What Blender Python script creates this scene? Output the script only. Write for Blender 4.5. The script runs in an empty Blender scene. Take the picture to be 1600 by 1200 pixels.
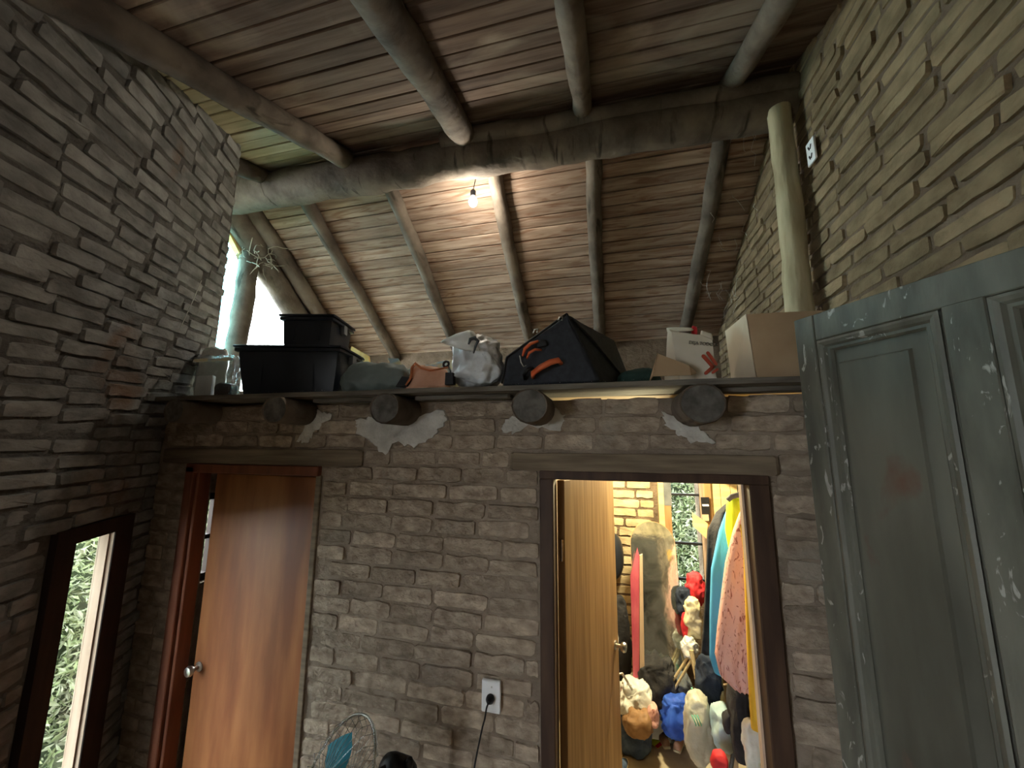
import bpy, math, random
from mathutils import Vector, Matrix, noise

sc = bpy.context.scene
COL = sc.collection
random.seed(7)

# ---------------------------------------------------------------- camera
YAW, PITCH, ROLL, FPX = math.radians(-14.3), math.radians(8.9), math.radians(.35), 610.0
CAM = Vector((0, 0, 2.2))
_f = Vector((math.sin(YAW) * math.cos(PITCH), math.cos(YAW) * math.cos(PITCH), math.sin(PITCH)))
_r = Vector((math.cos(YAW), -math.sin(YAW), 0))
_u = _r.cross(_f)
RIGHT = _r * math.cos(ROLL) + _u * math.sin(ROLL)
UP = -_r * math.sin(ROLL) + _u * math.cos(ROLL)
FWD = _f
cam_data = bpy.data.cameras.new('camera')
cam = bpy.data.objects.new('camera', cam_data)
COL.objects.link(cam)
m = Matrix((RIGHT, UP, -FWD)).transposed().to_4x4()
m.translation = CAM
cam.matrix_world = m
cam_data.sensor_width = 36
cam_data.lens = FPX / 1600 * 36
cam_data.clip_start = .02
cam_data.clip_end = 100
sc.camera = cam

# ---------------------------------------------------------------- world, lights, exposure
sc.view_settings.view_transform = 'Standard'
sc.view_settings.look = 'None'
sc.view_settings.gamma = 1
sc.view_settings.use_curve_mapping = False
sc.view_settings.exposure = 0.22
world = bpy.data.worlds.new('overcast_sky')
sc.world = world
world.use_nodes = True
bg = world.node_tree.nodes['Background']
bg.inputs[0].default_value = (.88, .95, 1.0, 1)
bg.inputs[1].default_value = 20.0


def lamp(name, loc, power, color, radius, parent=None):
    l = bpy.data.lights.new(name, 'POINT')
    l.energy = power
    l.color = color
    l.shadow_soft_size = radius
    o = bpy.data.objects.new(name, l)
    COL.objects.link(o)
    o.location = loc
    return o


BULB_A = Vector((-.845, 2.235, 3.795))
BULB_B = Vector((-.47, .33, 2.96))
BULB_C = Vector((.24, 2.88, 2.27))
lamp('bulb_light', BULB_A + Vector((0, 0, -.005)), 29, (1, .90, .74), .042)
lamp('bulb_light', BULB_B, 13, (1, .91, .76), .031)
lamp('bulb_light', BULB_C, 210, (1, .86, .50), .05)


# ---------------------------------------------------------------- helpers
def ray(px, py):
    return RIGHT * ((px - 800) / FPX) - UP * ((py - 600) / FPX) + FWD


def P(px, py, y):            # the place seen at a photo pixel, at depth y
    r = ray(px, py)
    return CAM + r * ((y - CAM.y) / r.y)


def PX(px, py, x):
    r = ray(px, py)
    return CAM + r * ((x - CAM.x) / r.x)


def proj(p):
    v = p - CAM
    d = v.dot(FWD)
    if d <= .02:
        return None
    return 800 + FPX * v.dot(RIGHT) / d, 600 - FPX * v.dot(UP) / d, d


def tag(o, label=None, cat=None, group=None, kind=None):
    if label: o['label'] = label
    if cat: o['category'] = cat
    if group: o['group'] = group
    if kind: o['kind'] = kind
    return o


def thing(name, label, cat, loc=(0, 0, 0), group=None, rot=None):
    o = bpy.data.objects.new(name, None)
    o.empty_display_size = .05
    COL.objects.link(o)
    o.location = loc
    if rot: o.rotation_euler = rot
    bpy.context.view_layer.update()
    return tag(o, label, cat, group)


class MB:
    def __init__(self):
        self.v, self.f, self.mi = [], [], []
        self.cur = 0

    def add(self, vs, fs):
        b = len(self.v)
        self.v += [Vector(p) for p in vs]
        self.f += [tuple(i + b for i in f) for f in fs]
        self.mi += [self.cur] * len(fs)
        return self

    def box(self, lo, hi, jit=0, bev=0):
        x0, y0, z0 = lo; x1, y1, z1 = hi
        if bev:
            c = Vector(((x0 + x1) / 2, (y0 + y1) / 2, (z0 + z1) / 2))
            h = Vector(((x1 - x0) / 2, (y1 - y0) / 2, (z1 - z0) / 2))
            return self.cbox(c, h, bev)
        vs = [Vector((x, y, z)) for x in (x0, x1) for y in (y0, y1) for z in (z0, z1)]
        if jit: vs = [p + Vector((random.uniform(-jit, jit), random.uniform(-jit, jit), random.uniform(-jit, jit))) for p in vs]
        return self.add(vs, [(0, 1, 3, 2), (4, 6, 7, 5), (0, 4, 5, 1), (2, 3, 7, 6), (0, 2, 6, 4), (1, 5, 7, 3)])

    def cbox(self, c, h, b, M=None):
        """box with chamfered edges"""
        vs, idx = [], {}
        for sx in (-1, 1):
            for sy in (-1, 1):
                for sz in (-1, 1):
                    for k in range(3):
                        p = [sx * (h[0] - b), sy * (h[1] - b), sz * (h[2] - b)]
                        p[k] = (sx, sy, sz)[k] * h[k]
                        idx[(sx, sy, sz, k)] = len(vs)
                        vs.append(Vector(p))
        fs = []
        for k in range(3):
            a, c2 = [(1, 2), (2, 0), (0, 1)][k]
            for s in (-1, 1):
                q = []
                for (u, w) in ((-1, -1), (1, -1), (1, 1), (-1, 1)):
                    t = [0, 0, 0]; t[k] = s; t[a] = u; t[c2] = w
                    q.append(idx[(t[0], t[1], t[2], k)])
                fs.append(tuple(q if s > 0 else q[::-1]))
        for k in range(3):      # edges along axis k
            a, c2 = [(1, 2), (2, 0), (0, 1)][k]
            for u in (-1, 1):
                for w in (-1, 1):
                    def ii(s, kk):
                        t = [0, 0, 0]; t[k] = s; t[a] = u; t[c2] = w
                        return idx[(t[0], t[1], t[2], kk)]
                    q = (ii(-1, a), ii(1, a), ii(1, c2), ii(-1, c2))
                    fs.append(q if u * w < 0 else q[::-1])
        for sx in (-1, 1):
            for sy in (-1, 1):
                for sz in (-1, 1):
                    q = [idx[(sx, sy, sz, k)] for k in range(3)]
                    fs.append(tuple(q if sx * sy * sz > 0 else q[::-1]))
        c = Vector(c)
        vs = [(M @ p if M else p) + c for p in vs]
        return self.add(vs, fs)

    def prism(self, pts, d):
        """pts: outline (3D), d: extrusion vector"""
        n = len(pts)
        d = Vector(d)
        a = [Vector(p) for p in pts]
        fs = [tuple(range(n))[::-1], tuple(range(n, 2 * n))]
        fs += [(i, (i + 1) % n, n + (i + 1) % n, n + i) for i in range(n)]
        return self.add(a + [p + d for p in a], fs)

    def tube(self, path, rad, seg=10, nz=0, nzs=6, caps=True, flat=None):
        path = [Vector(p) for p in path]
        n = len(path)
        if not hasattr(rad, '__len__'): rad = [rad] * n
        t0 = (path[1] - path[0]).normalized()
        ref = Vector((0, 0, 1)) if abs(t0.z) < .9 else Vector((1, 0, 0))
        b = len(self.v)
        vs, fs = [], []
        for i, p in enumerate(path):
            t = (path[min(i + 1, n - 1)] - path[max(i - 1, 0)]).normalized()
            a = t.cross(ref)
            if a.length < 1e-5: a = t.orthogonal()
            a.normalize()
            c = a.cross(t).normalized()
            for k in range(seg):
                th = 2 * math.pi * k / seg
                q = a * math.cos(th) + c * math.sin(th)
                r = rad[i]
                if nz: r *= 1 + nz * noise.noise((p + q * r) * nzs)
                vs.append(p + q * r)
        for i in range(n - 1):
            for k in range(seg):
                k2 = (k + 1) % seg
                fs.append((i * seg + k, i * seg + k2, (i + 1) * seg + k2, (i + 1) * seg + k))
        if caps:
            fs.append(tuple(range(seg))[::-1])
            fs.append(tuple(range((n - 1) * seg, n * seg)))
        return self.add(vs, fs)

    def lathe(self, prof, seg=20, M=None):
        """prof: [(r,h)] about local Z"""
        vs, fs = [], []
        for r, h in prof:
            for k in range(seg):
                th = 2 * math.pi * k / seg
                p = Vector((r * math.cos(th), r * math.sin(th), h))
                vs.append(M @ p if M else p)
        n = len(prof)
        for i in range(n - 1):
            for k in range(seg):
                k2 = (k + 1) % seg
                fs.append((i * seg + k, i * seg + k2, (i + 1) * seg + k2, (i + 1) * seg + k))
        fs.append(tuple(range(seg))[::-1]); fs.append(tuple(range((n - 1) * seg, n * seg)))
        return self.add(vs, fs)

    def torus(self, M, R, r, seg=32, s2=8):
        vs, fs = [], []
        for i in range(seg):
            a = 2 * math.pi * i / seg
            for k in range(s2):
                b = 2 * math.pi * k / s2
                vs.append(M @ Vector(((R + r * math.cos(b)) * math.cos(a), (R + r * math.cos(b)) * math.sin(a), r * math.sin(b))))
        for i in range(seg):
            for k in range(s2):
                i2, k2 = (i + 1) % seg, (k + 1) % s2
                fs.append((i * s2 + k, i2 * s2 + k, i2 * s2 + k2, i * s2 + k2))
        return self.add(vs, fs)

    def soft(self, c8, n=6, e=12, amp=0, sc_=6, seed=0, ridge=False, fn=None):
        """c8: 8 corners ordered by (x,y,z) low/high: 000 001 010 011 100 101 110 111; a rounded, slightly crumpled box between them"""
        c8 = [Vector(p) for p in c8]
        cen = sum(c8, Vector()) / 8
        size = (c8[7] - c8[0]).length
        vs, fs, key = [], [], {}

        def vid(p):
            kk = (round(p[0], 5), round(p[1], 5), round(p[2], 5))
            if kk in key: return key[kk]
            s = (abs(p[0]) ** e + abs(p[1]) ** e + abs(p[2]) ** e) ** (1 / e)
            q = [max(-1, min(1, x / s)) for x in p]
            a, b, c = [(x + 1) / 2 for x in q]
            w = Vector()
            for i in range(8):
                w += c8[i] * ((a if i & 4 else 1 - a) * (b if i & 2 else 1 - b) * (c if i & 1 else 1 - c))
            if amp:
                o = Vector((seed * 3.1, seed * 1.7, seed * .9))
                nv = noise.noise_vector(w * sc_ + o)
                n2 = noise.noise((w * sc_ * 2.3 + o))
                if ridge:
                    nn = (1 - 2 * abs(noise.noise(w * sc_ + o * 2))) * .7 + (1 - 2 * abs(n2)) * .4
                    w += (w - cen).normalized() * amp * nn + nv * amp * .5
                else:
                    w += nv * amp + (w - cen).normalized() * amp * .4 * n2
            if fn: w = fn(w)
            key[kk] = len(vs)
            vs.append(w)
            return key[kk]
        for k in range(3):
            a, b = [(1, 2), (2, 0), (0, 1)][k]
            for s in (-1, 1):
                for i in range(n):
                    for j in range(n):
                        q = []
                        for (u, w) in ((i, j), (i + 1, j), (i + 1, j + 1), (i, j + 1)):
                            t = [0, 0, 0]
                            t[k] = s; t[a] = math.sin((-1 + 2 * u / n) * math.pi / 2 * .999) / 1 if e < 6 else -1 + 2 * u / n
                            t[b] = math.sin((-1 + 2 * w / n) * math.pi / 2 * .999) / 1 if e < 6 else -1 + 2 * w / n
                            q.append(vid(t))
                        fs.append(tuple(q if s > 0 else q[::-1]))
        return self.add(vs, fs)

    def build(self, name, mats, parent=None, smooth=False, world=True, ang=None):
        if not isinstance(mats, (list, tuple)): mats = [mats]
        vs = self.v
        if parent is not None and world:
            inv = parent.matrix_world.inverted()
            vs = [inv @ p for p in vs]
        me = bpy.data.meshes.new(name)
        me.from_pydata([tuple(p) for p in vs], [], self.f)
        for mt in mats: me.materials.append(mt)
        if len(mats) > 1: me.polygons.foreach_set('material_index', self.mi)
        if smooth: me.polygons.foreach_set('use_smooth', [True] * len(me.polygons))
        me.update()
        if ang is not None:
            try: me.set_sharp_from_angle(angle=math.radians(ang))
            except Exception: pass
        o = bpy.data.objects.new(name, me)
        COL.objects.link(o)
        if parent is not None: o.parent = parent
        return o


def mat(name, c1, c2=None, scale=(8, 8, 8), detail=5, rough=.8, bump=.3, bscale=None, rnd=0, spot=None, metallic=0,
        coord='pos', dist=0, spec=.3, thr=(.35, .65), trans=0, sheen=0, bdist=.02, coat=0):
    """noise-based procedural material; colour varies in small patches"""
    mt = bpy.data.materials.new(name)
    mt.use_nodes = True
    nt = mt.node_tree
    N, L = nt.nodes, nt.links
    b = N['Principled BSDF']
    b.inputs['Roughness'].default_value = rough
    b.inputs['Metallic'].default_value = metallic
    b.inputs['Specular IOR Level'].default_value = spec
    if coat:
        b.inputs['Coat Weight'].default_value = coat
        b.inputs['Coat Roughness'].default_value = .15
    if trans: b.inputs['Transmission Weight'].default_value = trans
    if coord == 'pos':
        src = N.new('ShaderNodeNewGeometry').outputs['Position']
    else:
        src = N.new('ShaderNodeTexCoord').outputs['Object']
    mp = N.new('ShaderNodeMapping')
    mp.inputs['Scale'].default_value = scale
    L.new(src, mp.inputs['Vector'])
    nz = N.new('ShaderNodeTexNoise')
    nz.inputs['Scale'].default_value = 1
    nz.inputs['Detail'].default_value = detail
    nz.inputs['Distortion'].default_value = dist
    L.new(mp.outputs[0], nz.inputs['Vector'])
    rp = N.new('ShaderNodeValToRGB')
    rp.color_ramp.elements[0].position, rp.color_ramp.elements[1].position = thr
    rp.color_ramp.elements[0].color = (*c1, 1)
    rp.color_ramp.elements[1].color = (*(c2 or c1), 1)
    L.new(nz.outputs['Fac'], rp.inputs[0])
    col = rp.outputs[0]
    if spot:
        sc_, ss, lo, hi = spot[0], spot[1], spot[2], spot[3]
        mp2 = N.new('ShaderNodeMapping')
        mp2.inputs['Scale'].default_value = ss if hasattr(ss, '__len__') else (ss, ss, ss)
        mp2.inputs['Location'].default_value = (3.1, 1.7, 5.3)
        L.new(src, mp2.inputs['Vector'])
        n2 = N.new('ShaderNodeTexNoise')
        n2.inputs['Scale'].default_value = 1
        n2.inputs['Detail'].default_value = 6
        n2.inputs['Distortion'].default_value = spot[4] if len(spot) > 4 else .5
        L.new(mp2.outputs[0], n2.inputs['Vector'])
        r2 = N.new('ShaderNodeValToRGB')
        r2.color_ramp.elements[0].position, r2.color_ramp.elements[1].position = lo, hi
        r2.color_ramp.elements[0].color = (0, 0, 0, 1); r2.color_ramp.elements[1].color = (1, 1, 1, 1)
        L.new(n2.outputs['Fac'], r2.inputs[0])
        mx = N.new('ShaderNodeMixRGB')
        L.new(r2.outputs[0], mx.inputs[0]); L.new(col, mx.inputs[1]); mx.inputs[2].default_value = (*sc_, 1)
        col = mx.outputs[0]
    if rnd:
        oi = N.new('ShaderNodeObjectInfo')
        mr = N.new('ShaderNodeMapRange')
        mr.inputs['To Min'].default_value = 1 - rnd; mr.inputs['To Max'].default_value = 1 + rnd
        L.new(oi.outputs['Random'], mr.inputs['Value'])
        hs = N.new('ShaderNodeHueSaturation')
        L.new(mr.outputs[0], hs.inputs['Value']); L.new(col, hs.inputs['Color'])
        col = hs.outputs[0]
    L.new(col, b.inputs['Base Color'])
    if bump:
        mb = N.new('ShaderNodeMapping')
        mb.inputs['Scale'].default_value = bscale or [s * 2.5 for s in scale]
        L.new(src, mb.inputs['Vector'])
        n3 = N.new('ShaderNodeTexNoise')
        n3.inputs['Scale'].default_value = 1; n3.inputs['Detail'].default_value = 6
        L.new(mb.outputs[0], n3.inputs['Vector'])
        bp = N.new('ShaderNodeBump')
        bp.inputs['Strength'].default_value = bump
        bp.inputs['Distance'].default_value = bdist
        L.new(n3.outputs['Fac'], bp.inputs['Height'])
        L.new(bp.outputs[0], b.inputs['Normal'])
    return mt


def glass_mat(name, tint, gloss=.12, rough=.02):
    mt = bpy.data.materials.new(name)
    mt.use_nodes = True
    nt = mt.node_tree; N, L = nt.nodes, nt.links
    N.remove(N['Principled BSDF'])
    tr = N.new('ShaderNodeBsdfTransparent'); tr.inputs[0].default_value = (*tint, 1)
    gl = N.new('ShaderNodeBsdfGlossy'); gl.inputs['Roughness'].default_value = rough
    lw = N.new('ShaderNodeLayerWeight'); lw.inputs[0].default_value = .5
    pw = N.new('ShaderNodeMath'); pw.operation = 'POWER'; pw.inputs[1].default_value = 4
    L.new(lw.outputs['Facing'], pw.inputs[0])
    ad = N.new('ShaderNodeMath'); ad.operation = 'MULTIPLY_ADD'; ad.inputs[1].default_value = .35; ad.inputs[2].default_value = gloss
    L.new(pw.outputs[0], ad.inputs[0])
    mx = N.new('ShaderNodeMixShader')
    L.new(ad.outputs[0], mx.inputs[0]); L.new(tr.outputs[0], mx.inputs[1]); L.new(gl.outputs[0], mx.inputs[2])
    L.new(mx.outputs[0], N['Material Output'].inputs[0])
    return mt


def emit_mat(name, color, strength):
    mt = bpy.data.materials.new(name)
    mt.use_nodes = True
    b = mt.node_tree.nodes['Principled BSDF']
    b.inputs['Base Color'].default_value = (*color, 1)
    b.inputs['Emission Color'].default_value = (*color, 1)
    b.inputs['Emission Strength'].default_value = strength
    return mt


M = {}
M['brick'] = mat('brick', (.26, .205, .155), (.46, .375, .285), (16, 16, 26), rough=.93, bump=.9, bscale=(45, 45, 60), rnd=.22,
                 spot=((.36, .31, .25), 5, .60, .75), bdist=.012, spec=.1)
M['mortar'] = mat('mortar', (.22, .175, .135), (.33, .27, .21), (7, 7, 7), rough=.95, bump=.7, bscale=(30, 30, 40), bdist=.02, spec=.1)
M['brick_left'] = mat('brick_left', (.185, .182, .176), (.31, .305, .295), (9, 9, 16), rough=.93, bump=.6, bscale=(45, 45, 60), rnd=.2,
                      spot=((.20, .135, .10), 2.2, .62, .74), bdist=.012, spec=.1)
M['mortar_left'] = mat('mortar_left', (.105, .098, .092), (.18, .17, .16), (7, 7, 7), rough=.95, bump=.8, bscale=(30, 30, 40), bdist=.025, spec=.1)
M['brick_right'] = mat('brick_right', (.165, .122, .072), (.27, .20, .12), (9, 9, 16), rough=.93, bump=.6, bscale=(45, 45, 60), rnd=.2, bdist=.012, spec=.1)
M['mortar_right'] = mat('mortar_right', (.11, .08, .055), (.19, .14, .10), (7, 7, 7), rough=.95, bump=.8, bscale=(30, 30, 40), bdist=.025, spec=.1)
M['brick_back'] = mat('brick_back', (.42, .33, .20), (.60, .49, .32), (9, 9, 20), rough=.93, bump=.5, bscale=(40, 40, 50), rnd=.15, bdist=.012, spec=.1)
M['plaster'] = mat('plaster', (.48, .46, .42), (.68, .66, .61), (14, 14, 14), rough=.95, bump=.6, bscale=(60, 60, 60), bdist=.01, spec=.1)
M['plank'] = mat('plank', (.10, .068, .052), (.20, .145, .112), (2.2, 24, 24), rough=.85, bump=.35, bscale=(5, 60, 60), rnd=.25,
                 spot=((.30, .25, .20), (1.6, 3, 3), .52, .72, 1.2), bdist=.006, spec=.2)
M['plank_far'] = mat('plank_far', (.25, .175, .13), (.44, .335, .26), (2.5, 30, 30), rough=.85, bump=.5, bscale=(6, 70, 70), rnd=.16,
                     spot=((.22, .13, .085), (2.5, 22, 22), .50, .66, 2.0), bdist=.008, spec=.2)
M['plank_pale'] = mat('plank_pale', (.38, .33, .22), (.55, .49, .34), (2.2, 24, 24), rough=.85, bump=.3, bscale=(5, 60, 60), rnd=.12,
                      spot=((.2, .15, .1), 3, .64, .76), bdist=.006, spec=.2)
M['log'] = mat('log', (.085, .067, .053), (.20, .163, .128), (5, 5, 5), rough=.85, bump=.6, bscale=(22, 22, 22), rnd=.15,
               spot=((.05, .04, .03), (20, 4, 4), .60, .70), bdist=.012, spec=.25)
M['log_pale'] = mat('log_pale', (.34, .28, .17), (.52, .45, .29), (18, 18, 3), rough=.85, bump=.6, bscale=(40, 40, 6),
                    spot=((.22, .17, .1), (8, 8, 2), .58, .7), bdist=.012, spec=.2)
M['log_end'] = mat('log_end', (.075, .07, .062), (.15, .14, .125), (25, 25, 25), rough=.9, bump=.5, bscale=(60, 60, 60), bdist=.008, spec=.2)
M['old_board'] = mat('old_board', (.10, .088, .072), (.20, .18, .15), (4, 40, 40), rough=.9, bump=.5, bscale=(8, 90, 90), bdist=.006, spec=.2)
M['under_board'] = mat('under_board', (.36, .27, .16), (.48, .38, .24), (4, 30, 30), rough=.9, bump=.4, bscale=(8, 70, 70), bdist=.006, spec=.2)
M['lintel'] = mat('lintel', (.15, .115, .08), (.25, .195, .135), (3, 30, 40), rough=.85, bump=.4, bscale=(6, 80, 90), bdist=.006, spec=.2)
M['red_wood'] = mat('red_wood', (.19, .062, .022), (.33, .125, .045), (9, 9, 1.6), rough=.5, bump=.08, bscale=(60, 60, 4), spec=.25, bdist=.004,
                    spot=((.17, .04, .015), (5, 5, .8), .5, .75))
M['red_frame'] = mat('red_frame', (.15, .048, .026), (.22, .075, .04), (20, 20, 3), rough=.5, bump=.15, bscale=(50, 50, 6), bdist=.005)
M['dark_frame'] = mat('dark_frame', (.05, .027, .018), (.085, .048, .03), (20, 20, 3), rough=.6, bump=.15, bscale=(50, 50, 6), bdist=.005)
M['window_dark'] = mat('window_dark', (.02, .012, .009), (.035, .02, .015), (20, 20, 3), rough=.7, bump=.1, bscale=(50, 50, 6), bdist=.005)
M['oak'] = mat('oak', (.32, .19, .085), (.48, .31, .15), (45, 45, 2), rough=.6, bump=.15, bscale=(120, 120, 3), bdist=.003, detail=8)
M['pine'] = mat('pine', (.55, .42, .20), (.68, .54, .29), (4, 4, 30), rough=.7, bump=.1, spot=((.40, .24, .09), (3, 3, 1), .62, .72), bdist=.003)
M['brown_wood'] = mat('brown_wood', (.30, .17, .07), (.40, .24, .11), (20, 20, 4), rough=.7, bump=.1, bdist=.003)
M['bare_trim'] = mat('bare_trim', (.50, .36, .26), (.62, .47, .35), (30, 30, 3), rough=.7, bump=.2, bscale=(60, 60, 5), bdist=.003)
M['yellow_wood'] = mat('yellow_wood', (.75, .52, .16), (.85, .65, .28), (20, 20, 3), rough=.7, bump=.1)
M['gray_door'] = mat('gray_door', (.088, .089, .072), (.168, .169, .138), (14, 14, 3), rough=.5, bump=.5, bscale=(40, 40, 9), spec=.45,
                     spot=((.40, .40, .37), (30, 30, 12), .63, .67, 1.5), coord='obj', bdist=.005)
M['gray_panel'] = mat('gray_panel', (.072, .069, .054), (.150, .149, .120), (6, 6, 1.2), rough=.5, bump=.25, bscale=(40, 40, 4), spec=.45,
                      spot=((.14, .085, .062), (8, 8, 3), .62, .72), coord='obj', bdist=.004)
M['tub'] = mat('tub', (.012, .017, .026), (.018, .024, .036), (6, 6, 6), rough=.34, bump=.05, spec=.5)
M['suitcase'] = mat('suitcase', (.026, .029, .036), (.040, .044, .054), (40, 40, 40), rough=.75, bump=.3, bscale=(300, 300, 300), bdist=.002)
M['suit_lit_side'] = mat('suit_lit_side', (.06, .06, .066), (.09, .088, .09), (40, 40, 40), rough=.7, bump=.3, bscale=(300, 300, 300), bdist=.002)  # lighter copy of the suitcase cloth, with its lit side painted in
M['orange'] = mat('orange', (.70, .13, .045), (.80, .19, .07), (20, 20, 20), rough=.5, bump=.05)
M['black'] = mat('black', (.008, .008, .010), (.016, .016, .018), (20, 20, 20), rough=.5, bump=.1)
M['black_cloth'] = mat('black_cloth', (.018, .018, .022), (.04, .04, .046), (10, 10, 10), rough=.9, bump=.4, bscale=(35, 35, 35), bdist=.015)
M['navy_cloth'] = mat('navy_cloth', (.012, .018, .035), (.025, .035, .06), (10, 10, 10), rough=.9, bump=.4, bscale=(35, 35, 35), bdist=.015)
M['grey_cloth'] = mat('grey_cloth', (.16, .20, .20), (.24, .29, .285), (6, 6, 6), rough=.7, bump=.5, bscale=(14, 14, 14), bdist=.02)
M['dark_grey'] = mat('dark_grey', (.09, .10, .11), (.16, .17, .185), (8, 8, 8), rough=.8, bump=.4, bscale=(20, 20, 20))
M['white_bag'] = mat('white_bag', (.62, .65, .67), (.80, .82, .83), (6, 6, 6), rough=.35, bump=.4, bscale=(22, 22, 22), spec=.5,
                     spot=((.22, .26, .33), 9, .60, .70, 1.5))
M['white_plastic'] = mat('white_plastic', (.70, .71, .67), (.82, .83, .79), (6, 6, 6), rough=.35, bump=.4, bscale=(22, 22, 22), spec=.5)
M['haze_plastic'] = mat('haze_plastic', (.42, .43, .36), (.60, .60, .52), (8, 8, 8), rough=.4, bump=.4, bscale=(22, 22, 22), spec=.5)
M['tan'] = mat('tan', (.62, .33, .20), (.78, .47, .32), (9, 9, 9), rough=.6, bump=.2)
M['rust'] = mat('rust', (.48, .15, .06), (.60, .22, .10), (9, 9, 9), rough=.6, bump=.2)
M['pale_blue'] = mat('pale_blue', (.45, .68, .78), (.72, .86, .90), (9, 9, 9), rough=.6, bump=.1, spot=((.85, .80, .55), 8, .5, .6))
M['green_dark'] = mat('green_dark', (.014, .035, .03), (.03, .07, .055), (12, 12, 12), rough=.8, bump=.3)
M['card'] = mat('card', (.42, .29, .17), (.50, .36, .22), (5, 5, 5), rough=.85, bump=.08, bscale=(90, 90, 4), bdist=.002)
M['card_pale'] = mat('card_pale', (.68, .58, .42), (.74, .64, .48), (5, 5, 5), rough=.85, bump=.08, bscale=(90, 90, 4), bdist=.002)
M['paper'] = mat('paper', (.66, .60, .48), (.74, .69, .57), (5, 5, 5), rough=.8, bump=.3, bscale=(14, 14, 14), bdist=.012)
M['red_print'] = mat('red_print', (.38, .06, .03), (.42, .08, .04), rough=.8, bump=0)
M['ink'] = mat('ink', (.03, .03, .03), (.05, .05, .05), rough=.8, bump=0)
M['red'] = mat('red', (.55, .02, .03), (.68, .05, .06), (9, 9, 9), rough=.7, bump=.2)
M['pink_red'] = mat('pink_red', (.45, .06, .12), (.60, .14, .20), (9, 9, 4), rough=.5, bump=.1)
M['white'] = mat('white', (.82, .83, .84), (.86, .87, .88), (9, 9, 9), rough=.45, bump=.02, spec=.5)
M['blue_jacket'] = mat('blue_jacket', (.05, .30, .62), (.09, .40, .74), (4, 4, 2), rough=.8, bump=.25, bscale=(20, 20, 6))
M['pink_print'] = mat('pink_print', (.72, .40, .36), (.80, .50, .45), (4, 4, 4), rough=.75, bump=.3, bscale=(18, 18, 5),
                      spot=((.36, .13, .11), (38, 38, 15), .57, .63, 2.5))
M['lime'] = mat('lime', (.58, .78, .02), (.70, .88, .04), (9, 9, 9), rough=.7, bump=.3, bscale=(25, 25, 8))
M['yellow'] = mat('yellow', (.72, .42, .03), (.82, .50, .05), (4, 4, 2), rough=.75, bump=.2, bscale=(20, 20, 6))
M['denim'] = mat('denim', (.05, .085, .16), (.10, .15, .25), (14, 14, 14), rough=.85, bump=.4, bscale=(40, 40, 40))
M['royal'] = mat('royal', (.015, .06, .42), (.04, .13, .62), (10, 10, 10), rough=.6, bump=.3)
M['leather'] = mat('leather', (.24, .13, .06), (.34, .20, .10), (14, 14, 14), rough=.55, bump=.2)
M['light_blue'] = mat('light_blue', (.36, .50, .56), (.48, .62, .68), (10, 10, 10), rough=.9, bump=.4)
M['cream'] = mat('cream', (.66, .58, .36), (.76, .68, .46), (8, 8, 8), rough=.9, bump=.4)
M['stick'] = mat('stick', (.48, .38, .20), (.60, .48, .27), (20, 20, 20), rough=.8, bump=.2)
M['green_plastic'] = mat('green_plastic', (.12, .52, .36), (.20, .62, .45), rough=.4, bump=0)
M['teal'] = mat('teal', (.02, .22, .30), (.035, .30, .40), (30, 30, 30), rough=.3, bump=0, spec=.6)
M['metal'] = mat('metal', (.55, .53, .50), (.65, .63, .60), rough=.28, bump=0, metallic=1)
M['brass'] = mat('brass', (.50, .42, .34), (.6, .52, .42), rough=.25, bump=0, metallic=1)
M['closet_floor'] = mat('closet_floor', (.34, .27, .18), (.50, .42, .30), (7, 7, 7), rough=.9, bump=.2)
M['floor'] = mat('floor', (.16, .10, .06), (.24, .16, .10), (3, 30, 30), rough=.7, bump=.2)
M['twig'] = mat('twig', (.34, .31, .24), (.46, .43, .34), (20, 20, 20), rough=.9, bump=.1)
M['web'] = mat('web', (.55, .55, .52), (.65, .65, .6), rough=.8, bump=0)
M['leaf'] = mat('leaf', (.16, .26, .05), (.42, .52, .16), (5, 5, 5), rough=.7, bump=0, spot=((.60, .62, .34), 7, .5, .62))
M['leaf_pale'] = mat('leaf_pale', (.11, .155, .055), (.27, .30, .15), (5, 5, 5), rough=.7, bump=0, spot=((.31, .32, .22), 7, .46, .58))
M['hedge'] = mat('hedge', (.03, .042, .018), (.06, .08, .036), (9, 9, 9), rough=.9, bump=.5)
M['glass'] = glass_mat('glass', (.96, .99, .98), .02)
M['glass_cyan'] = glass_mat('glass_cyan', (.62, .92, .93), .02)
M['clear'] = glass_mat('clear_plastic', (.90, .94, .95), .16, .15)
M['poly'] = glass_mat('poly', (.72, .74, .70), .22, .3)
M['bulb'] = emit_mat('bulb', (1, .95, .82), 60)
M['bulb_b'] = emit_mat('bulb_b', (1, .95, .82), 20)


def mirror_mat():
    mt = mat('mirror', (.62, .66, .64), (.50, .54, .50), (6, 6, 6), rough=.07, bump=.03, metallic=.93, spot=((.16, .17, .15), (7, 7, 4), .48, .75, 1.5))
    return mt


M['mirror'] = mirror_mat()

# ---------------------------------------------------------------- brick laying
BRICKS = []


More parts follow.
